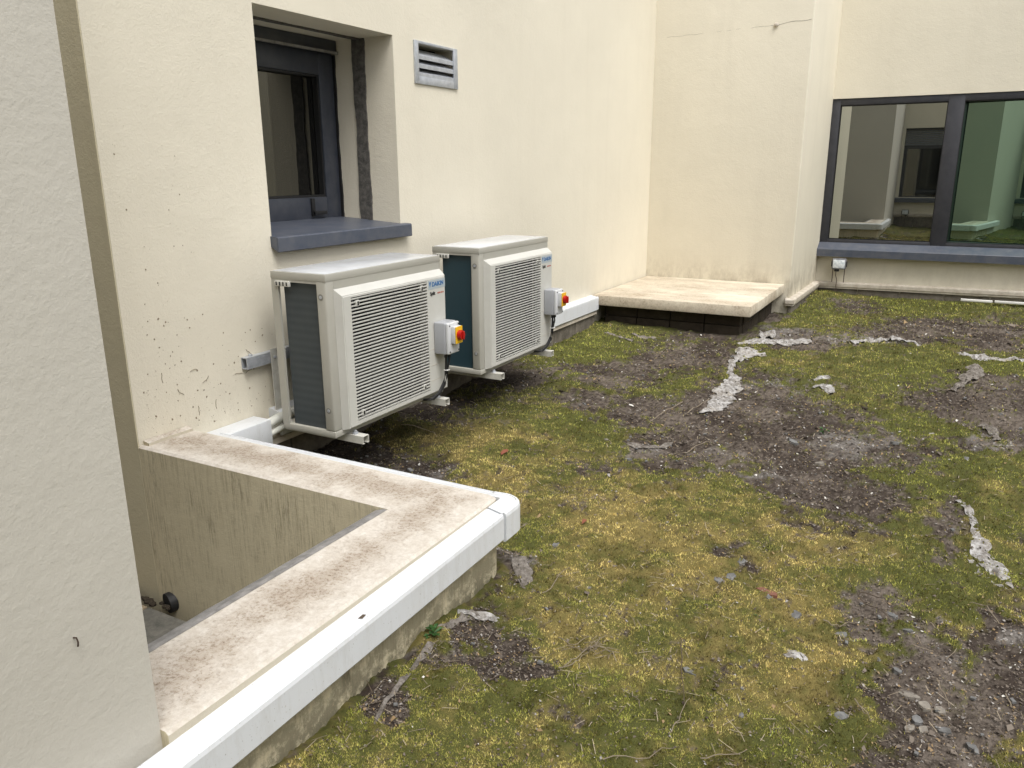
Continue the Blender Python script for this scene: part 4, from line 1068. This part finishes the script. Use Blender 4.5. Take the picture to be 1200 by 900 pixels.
# ---------------------------------------------------------------- torn fabric, slates, twigs
def fabric(label, path, wk, mat='fabric', lift=.02, rag=.35, seed=0):
    rnd = random.Random(seed)
    P = [np.array(p, float) for p in path]
    pts = []
    for i in range(len(P) - 1):
        p0, p1, p2, p3 = P[max(i - 1, 0)], P[i], P[i + 1], P[min(i + 2, len(P) - 1)]
        k = max(3, int(np.linalg.norm((p2 - p1)[:2]) / .010))
        for j in range(k):
            t = j / k
            pts.append(.5 * ((2 * p1) + (p2 - p0) * t + (2 * p0 - 5 * p1 + 4 * p2 - p3) * t * t + (3 * p1 - p0 - 3 * p2 + p3) * t ** 3))
    pts.append(P[-1])
    pts = np.array(pts); n = len(pts); W_ = 13
    tan = np.gradient(pts[:, :2], axis=0); tan /= np.linalg.norm(tan, axis=1)[:, None] + 1e-9
    nor = np.stack([-tan[:, 1], tan[:, 0]], -1)
    sm = lambda a: np.convolve(np.pad(a, 2, 'edge'), [.1, .25, .3, .25, .1], 'valid') * 1.5
    eL = sm(np.array([rnd.uniform(-rag, rag) for _ in range(n)])); eR = sm(np.array([rnd.uniform(-rag, rag) for _ in range(n)]))
    eL += (fbm(pts[:, 0], pts[:, 1], 14, 2, seed) - .5) * 1.0; eR += (fbm(pts[:, 0], pts[:, 1], 14, 2, seed + 40) - .5) * 1.0
    V = np.zeros((n, W_, 3))
    for c in range(W_):
        s = -1 + 2 * c / (W_ - 1)
        e = 1 + (eL if s < 0 else eR) * abs(s)
        off = nor * (s * e * np.maximum(pts[:, 2], .004) * .5 * wk)[:, None]
        V[:, c, :2] = pts[:, :2] + off
    x, y = V[..., 0], V[..., 1]
    fold = (1 - np.abs(fbm(x, y, 11, 2, 200 + seed, .5) - .5) * 4).clip(-.2, 1) ** 2
    V[..., 2] = height(x, y) + .008 + .55 * lift * (fold * .7 + .55 * (1 - np.abs(fbm(x, y, 27, 2, 260 + seed, .5) - .5) * 5).clip(0, 1) + .35 * (fbm(x, y, 45, 3, 210 + seed, .6) - .45)) 
    cc = 1 - (np.linspace(-1, 1, W_) ** 2)
    V[..., 2] += lift * .25 * cc[None, :] * np.clip(pts[:, 2] / .06, .2, 1)[:, None] - .004
    me = bpy.data.meshes.new('fabric_strip')
    faces = [(i * W_ + j, (i + 1) * W_ + j, (i + 1) * W_ + j + 1, i * W_ + j + 1) for i in range(n - 1) for j in range(W_ - 1) if rnd.random() > .02]
    me.from_pydata([tuple(v) for v in V.reshape(-1, 3)], [], faces)
    o = new_obj('fabric_strip', me, M[mat])
    md = o.modifiers.new('Solidify', 'SOLIDIFY'); md.thickness = .002; md.offset = 0
    tag(o, label, 'fabric scrap', 'torn roofing fabric scraps')
    return o
FAB = {
 'A': ([(1.503, 6.016, 0.096), (1.491, 5.795, 0.067), (1.542, 5.535, 0.045), (1.609, 5.357, 0.09), (1.647, 5.082, 0.15), (1.658, 4.818, 0.15), (1.654, 4.57, 0.07), (1.628, 4.44, 0.02)], 1.0, 'long white torn fabric strip with a tail lying across the middle of the bare soil', .035, 'fabric'),
 'Ah': ([(1.44, 6.25, .05), (1.52, 6.15, .22), (1.60, 6.12, .20), (1.66, 6.16, .05)], 1.0, 'crumpled flap of white fabric at the far head of the long strip', .04, 'fabric'),
 'B': ([(2.121, 6.883, 0.03), (2.233, 6.941, 0.046), (2.333, 7.066, 0.071), (2.455, 7.167, 0.096), (2.587, 7.124, 0.071), (2.703, 7.075, 0.03)], 1.3, 'low arched grey fabric ridge lying across the far middle of the roof', .06, 'fabric'),
 'C': ([(2.972, 6.973, 0.03), (3.047, 6.882, 0.046), (3.161, 6.877, 0.084), (3.289, 6.85, 0.069), (3.408, 6.912, 0.069), (3.479, 6.919, 0.031)], 1.3, 'white fabric roll reaching the right edge of the photo', .055, 'fabric'),
 'D': ([(3.071, 6.471, 0.087), (3.079, 6.282, 0.126), (3.014, 6.04, 0.081), (2.944, 5.784, 0.039)], 1.0, 'twisted grey fabric piece pointing at the camera just below the white roll', .045, 'fabric_dirty'),
 'E': ([(2.976, 3.73, 0.02), (3.015, 3.65, 0.034), (3.037, 3.43, 0.028), (3.053, 3.312, 0.06), (3.056, 3.196, 0.065), (3.094, 3.092, 0.08), (3.143, 2.956, 0.014)], 1.0, 'narrow ragged white fabric strip lying in moss at the right edge', .022, 'fabric'),
 'E2': ([(3.0, 3.22, .012), (3.02, 3.12, .03), (3.07, 3.02, .03), (3.12, 2.93, .012)], 1.0, 'thin forked end of fabric beside the ragged strip at right', .012, 'fabric'),
 'F': ([(1.66, 1.32, .010), (1.63, 1.45, 0.016), (1.615, 1.577, 0.024), (1.60, 1.667, 0.030), (1.59, 1.765, 0.034), (1.595, 1.83, 0.034), (1.615, 1.898, 0.05)], 1.0, 'dirty buff fabric edge curling along the foot of the parapet', .022, 'fabric_dirty'),
 'F2': ([(1.57, 1.86, .03), (1.61, 1.885, .055), (1.655, 1.905, .05), (1.685, 1.93, .018)], 1.0, 'pale square fabric corner sticking up beside the parapet', .025, 'fabric'),
 'G': ([(1.53, 2.37, 0.03), (1.575, 2.271, 0.05), (1.631, 2.197, 0.08), (1.70, 2.135, 0.02)], 1.0, 'flat grey fabric patch by the corner of the parapet', .012, 'fabric_dirty'),
 'H': ([(1.50, 6.75, 0.05), (1.53, 6.9, 0.11), (1.57, 6.78, 0.07)], 1.0, 'small upright white fabric scrap against the corner of the raised slab', .07, 'fabric'),
 'I': ([(1.38, 6.40, 0.04), (1.50, 6.50, 0.13), (1.64, 6.62, 0.14), (1.80, 6.74, 0.12), (1.90, 6.80, 0.05)], 1.6, 'wide flat pale fabric sheet in front of the raised slab corner', .03, 'fabric'),
 'J': ([(2.141, 5.484, 0.075), (2.215, 5.426, 0.06), (2.256, 5.309, 0.024)], 1.4, 'small peaked fabric scrap behind the gravel patch', .045, 'fabric'),
 'K': ([(0.50, 6.32, 0.025), (0.61, 6.28, 0.06), (0.74, 6.26, 0.032)], 1.2, 'thin dark edged scrap lying close in front of the raised slab', .03, 'fabric_dirty'),
 'L': ([(0.289, 6.266, 0.05), (0.409, 6.20, 0.038), (0.593, 6.106, 0.022)], 1.2, 'crinkled buff scrap on green moss left of the raised slab', .03, 'fabric_dirty'),
 'M': ([(2.52, 2.183, 0.02), (2.547, 2.201, 0.045), (2.587, 2.176, 0.014)], 1.2, 'tiny folded white scrap on foreground moss', .02, 'fabric'),
 'N': ([(1.432, 3.746, 0.023), (1.517, 3.776, 0.042), (1.589, 3.844, 0.037), (1.616, 3.92, 0.019)], 1.4, 'small chalky fabric scrap at the left end of the bare soil', .012, 'fabric_dirty'),
 'P': ([(3.169, 4.788, 0.033), (3.136, 5.018, 0.046), (3.096, 5.085, 0.029)], 1.2, 'short grey fabric scrap among moss near the right edge', .03, 'fabric_dirty'),
 'Q': ([(2.09, 5.62, 0.03), (2.14, 5.68, 0.06), (2.19, 5.66, 0.03)], 1.2, 'little pale scrap just behind the peaked one', .04, 'fabric'),
}
for i, (key, (pth, wk, lab, lift, mt)) in enumerate(FAB.items()):
    fabric(lab, pth, wk * .9, mt, lift * .72, seed=i + 1)

def stone(name, x, y, w_, d_, mat, label, cat, group=None, h=None, ang=None):
    m = MB(); n = random.choice((5, 6, 7)); a0 = random.random() * 6.28; rot = random.random() * 3.14 if ang is None else ang
    h = h or random.uniform(.006, .012)
    z = H(x, y) + .005
    tx, ty = random.uniform(-.22, .22), random.uniform(-.22, .22)
    A, Bv = [], []
    for i in range(n):
        a = a0 + i * 2 * math.pi / n + random.uniform(-.25, .25); r = random.uniform(.78, 1.08)
        u, v = math.cos(a) * r * w_ / 2, math.sin(a) * r * d_ / 2
        X_, Y_ = u * math.cos(rot) - v * math.sin(rot), u * math.sin(rot) + v * math.cos(rot)
        A.append(m.b.verts.new((X_, Y_, -h + X_ * tx + Y_ * ty))); Bv.append(m.b.verts.new((X_ * .9, Y_ * .9, h * random.uniform(.3, .7) + X_ * tx + Y_ * ty)))
    for i in range(n):
        m.b.faces.new((A[i], A[(i + 1) % n], Bv[(i + 1) % n], Bv[i]))
    m.b.faces.new(A); m.b.faces.new(Bv)
    bmesh.ops.triangulate(m.b, faces=[f for f in m.b.faces if len(f.verts) > 4])
    o = m.build(name, M[mat]); o.location = (x, y, z)
    return tag(o, label, cat, group)
stone('slate_chip', 2.294, 1.977, .068, .034, 'slate', 'long dark slate chip lying in the foreground moss', 'slate chip', 'slate chips on the roof', ang=2.7)
stone('slate_chip', 2.504, 2.454, .050, .045, 'slate', 'blue grey slate chip at the left rim of the bare patch', 'slate chip', 'slate chips on the roof', h=.012)
stone('slate_chip', 2.421, 2.51, .050, .040, 'slate', 'slate chip lying against the brown tile fragment', 'slate chip', 'slate chips on the roof')
stone('slate_chip', 2.228, 2.558, .045, .050, 'slate', 'left slate of the pair among yellow moss', 'slate chip', 'slate chips on the roof')
stone('slate_chip', 2.264, 2.597, .045, .050, 'slate', 'right slate of the pair among yellow moss', 'slate chip', 'slate chips on the roof')
stone('slate_chip', 1.478 + .12, 2.528, .034, .040, 'slate', 'small dark slate chip near the corner cap of the parapet', 'slate chip', 'slate chips on the roof', h=.014)
stone('flat_stone', 2.858, 2.194, .078, .040, 'buff', 'widest buff flat stone in the bare patch', 'stone', 'flat stones in the bare patch', ang=-.2)
stone('tile_fragment', 2.401, 2.545, .115, .045, 'terracotta', 'reddish brown tile fragment half sunk in the moss', 'tile fragment', ang=-.6)
REST = [
 (2.272, 2.708, .041, .044, 'slate', 'slate chip highest up in the yellow moss, above the pair'),
 (2.788, 2.606, .042, .047, 'slate', 'slate chip between the dark crossed twigs and the right hand moss'),
 (2.835, 2.52, .044, .038, 'slate', 'slate chip just under the end of the crossed twigs'),
 (2.692, 2.4, .043, .050, 'slate', 'slate chip in the left rim of the bare patch below the pale stalk'),
 (2.758, 2.311, .044, .045, 'slate', 'slate chip in the middle of the upper bare patch'),
 (2.9, 2.159, .040, .041, 'buff', 'buff stone right of the widest flat stone'),
 (2.938, 2.159, .034, .031, 'buff', 'smaller buff stone at the right end of the flat stone row'),
 (2.884, 2.094, .044, .034, 'slate', 'slate chip just below the widest flat stone'),
 (2.949, 2.088, .039, .039, 'slate', 'blue grey slate chip touching the foot of a short stalk'),
 (2.704, 1.982, .043, .036, 'slate', 'slate chip alone in the moss left of the near bare patch'),
 (2.868, 2.04, .038, .024, 'buff', 'narrow buff sliver left of the near bare patch'),
 (2.9, 2.046, .027, .038, 'buff', 'upright buff stone beside the narrow sliver'),
 (2.823, 2.276, .029, .033, 'slate', 'small slate chip on the moss edge above the flat stones'),
 (2.656, 2.429, .037, .042, 'slate', 'slate chip at the start of the pale curved stalk'),
 (3.013, 2.05, .033, .043, 'slate', 'slate chip nearest the bottom right corner'),
 (2.462, 1.878, .023, .03, 'slate', 'tiny slate chip in foreground moss right of the long one'),
 (1.838, 2.295, .025, .031, 'slate', 'tiny slate chip in moss right of the parapet corner'),
 (1.29, 3.795, .042, .05, 'buff', 'buff stone in the moss beyond the parapet corner'),
 (3.005, 4.337, .05, .06, 'slate', 'slate chip on moss near the right edge at middle distance'),
 (2.687, 4.456, .051, .06, 'slate', 'slate chip right of the bright weed in the gravelly patch'),
 (2.205, 4.201, .049, .06, 'slate', 'slate chip left of the bright weed in the gravelly patch'),
 (2.373, 3.934, .055, .05, 'buff', 'buff stone at the near rim of the gravelly patch'),
]
for x, y, a, b, mt, lab in REST:
    stone('slate_chip' if mt == 'slate' else 'flat_stone', x, y, a, min(b, a * 1.2), mt, lab, 'slate chip' if mt == 'slate' else 'stone', 'slate chips on the roof' if mt == 'slate' else 'flat stones in the bare patch')
# many more small chips, too small to single out
m = MB()
sx, sy = scatter_xy(9000, 1.9)
mo, ye, pa, gr_ = cover(sx, sy)
cl = fbm(sx, sy, 3.5, 3, 301)
for x, y, mm, c_ in zip(sx, sy, mo, cl):
    if random.random() > (1.0 - mm) * .30 * (1 if c_ > .5 else .2) + .006: continue
    s = random.uniform(.002, .006) * (1 + .22 * y * random.random()) * (1.7 if random.random() < .06 else 1); a = random.random() * 3.1; z = H(x, y) + .009
    q = [(-s, -s * .6), (s * .8, -s * .7), (s, s * .5), (-s * .5, s * .7)]
    c, d = math.cos(a), math.sin(a); t = random.uniform(-.3, .3)
    top_ = [(x + u * c - v * d, y + u * d + v * c, z + s * .25 + u * t) for u, v in q]
    bot = [(px * 1.0 + (px - x) * .12, py + (py - y) * .12, pz - s * .8) for px, py, pz in top_]
    m.poly(top_ + bot, [(0, 1, 2, 3), (0, 1, 5, 4), (1, 2, 6, 5), (2, 3, 7, 6), (3, 0, 4, 7)])
gv = m.build('slate_crumbs', M['slate'])
tag(gv, 'small slate crumbs and grit strewn over the bare soil', 'slate crumbs', kind='stuff')

TL_ = ['dark twig lying across the long slate chip', 'short stalk under the long slate chip, pointing away', 'dark twig crossing the top of the bare patch', 'second twig beside the dark one on the bare patch',
       'bent pale twig at the bottom edge of the photo', 'short pale twig in the bare patch near the right edge', 'thin stalk at the tail of the long white fabric strip', 'straight pale stick on the soil near the far right',
       'pale curved stalk above the slate chips', 'short stalk in the moss right of the dry stalk tuft', 'pale stalk in the near bare patch by the right edge', 'small stalk at the left rim of the near bare patch',
       'long pale stem in the moss below the parapet corner', 'stalk on the near side of the bare soil', 'brown stem on dark soil under the nearer unit', 'pale stalk at the right of the dry stalk tuft',
       'curved stalk in moss below the ragged fabric strip', 'stalk beside the flat stones', 'long stem at the bottom edge right of the parapet', 'straw just outside the parapet corner cap',
       'upper loose straw at the dry stalk tuft', 'middle loose straw at the dry stalk tuft', 'lowest loose straw at the dry stalk tuft', 'dark twig on soil right of the long fabric strip',
       'thin stalk on green moss behind the arched fabric ridge', 'thin stalk left of the long fabric strip']
def twig(pts, r, mat, label):
    P = []
    for i in range(len(pts) - 1):
        for j in range(4):
            t = j / 4
            x = pts[i][0] * (1 - t) + pts[i + 1][0] * t + random.uniform(-.003, .003); y = pts[i][1] * (1 - t) + pts[i + 1][1] * t + random.uniform(-.003, .003)
            P.append((x, y, H(x, y) + .020 + random.uniform(0, .006)))
    x, y = pts[-1]; P.append((x, y, H(x, y) + .014))
    o = MB().tube(P, [r * (1 - .6 * i / len(P)) for i in range(len(P))], 5).build('twig', M[mat], None, True)
    return tag(o, label, 'twig', 'twigs on the roof')
for i, t in enumerate(TWIGS):
    yy = t[0][1]
    twig(t, .0008 + .0005 * yy, 'twig_dark' if i in (0, 2, 3, 23) else 'twig', TL_[i])
# clump of dry stalks
st = MB()
for i in range(15):
    a = random.uniform(-.1, 1.1) + (3.14 if random.random() < .35 else 0); L = random.uniform(.04, .11); x0, y0 = 1.99 + random.gauss(0, .018), 1.93 + random.gauss(0, .018)
    z0 = H(x0, y0)
    st.tube([(x0, y0, z0 + .005), (x0 + math.cos(a) * L * .5, y0 + math.sin(a) * L * .5, z0 + .03), (x0 + math.cos(a) * L, y0 + math.sin(a) * L, z0 + .022)], .0008, 4)
tag(st.build('dry_stalk_clump', M['twig']), 'tuft of pale dry stalks splayed on the moss right of the parapet', 'dead plant')
# little weeds
def weed(x, y, n, s, label):
    m = MB(); z0 = H(x, y) + .01
    for i in range(n):
        a = random.random() * 6.28; r = random.uniform(.2, 1) * s; c, d = math.cos(a), math.sin(a); k = s * .42; z = z0 + random.uniform(.01, .9) * s
        o = (x + c * r, y + d * r, z)
        m.poly([(o[0] - c * k, o[1] - d * k, z - k * .3), (o[0] - d * k * .6, o[1] + c * k * .6, z + k * .2), (o[0] + c * k, o[1] + d * k, z), (o[0] + d * k * .6, o[1] - c * k * .6, z + k * .2)], [(0, 1, 2), (0, 2, 3)])
        m.tube([(x, y, z0 - .01), (x + c * r * .5, y + d * r * .5, (z0 + z) / 2), o], .001, 4)
    tag(m.build('weed', M['leaf_green']), label, 'weed', 'small green weeds')
weed(1.585, 1.70, 16, .028, 'small dark green weed at the foot of the parapet')
weed(2.322, 4.44, 10, .03, 'small bright weed in the middle of the grey gravelly patch')
weed(2.40, 2.36, 5, .012, 'tiny seedling beside the yellow moss and slates')
lf = MB().poly([(0, -.03, 0), (.018, -.005, .012), (.012, .022, .004), (0, .04, .010), (-.014, .015, .012), (-.016, -.01, .006)], [(0, 1, 2, 3), (0, 3, 4, 5)])
o = lf.build('dead_leaf', M['leaf_brown']); o.location = (.93, 3.30, H(.93, 3.30) + .02)
tag(o, 'reddish brown dead leaf on the moss below the nearer unit', 'leaf')
lf = MB().poly([(0, -.02, 0), (.012, -.005, .008), (.008, .02, .004), (-.010, .015, .008)], [(0, 1, 2, 3)])
o = lf.build('dead_leaf', M['leaf_brown']); o.location = (1.63, 2.72, H(1.63, 2.72) + .02)
tag(o, 'small brown dead leaf just behind the parapet corner cap', 'leaf')
for i, (x0, x1, lab) in enumerate(((2.99, 3.28, 'long white batten lying along the foot of the end wall'), (3.30, 3.75, 'second white batten, continuing past the right edge of the photo'))):
    o = B('white_batten', M['white_batten'], None, x0, x1, 9.50 + .012 * i, 9.535 + .012 * i, .055, .078, bevel=.003)
    tag(o, lab, 'batten', 'white battens by the end wall')
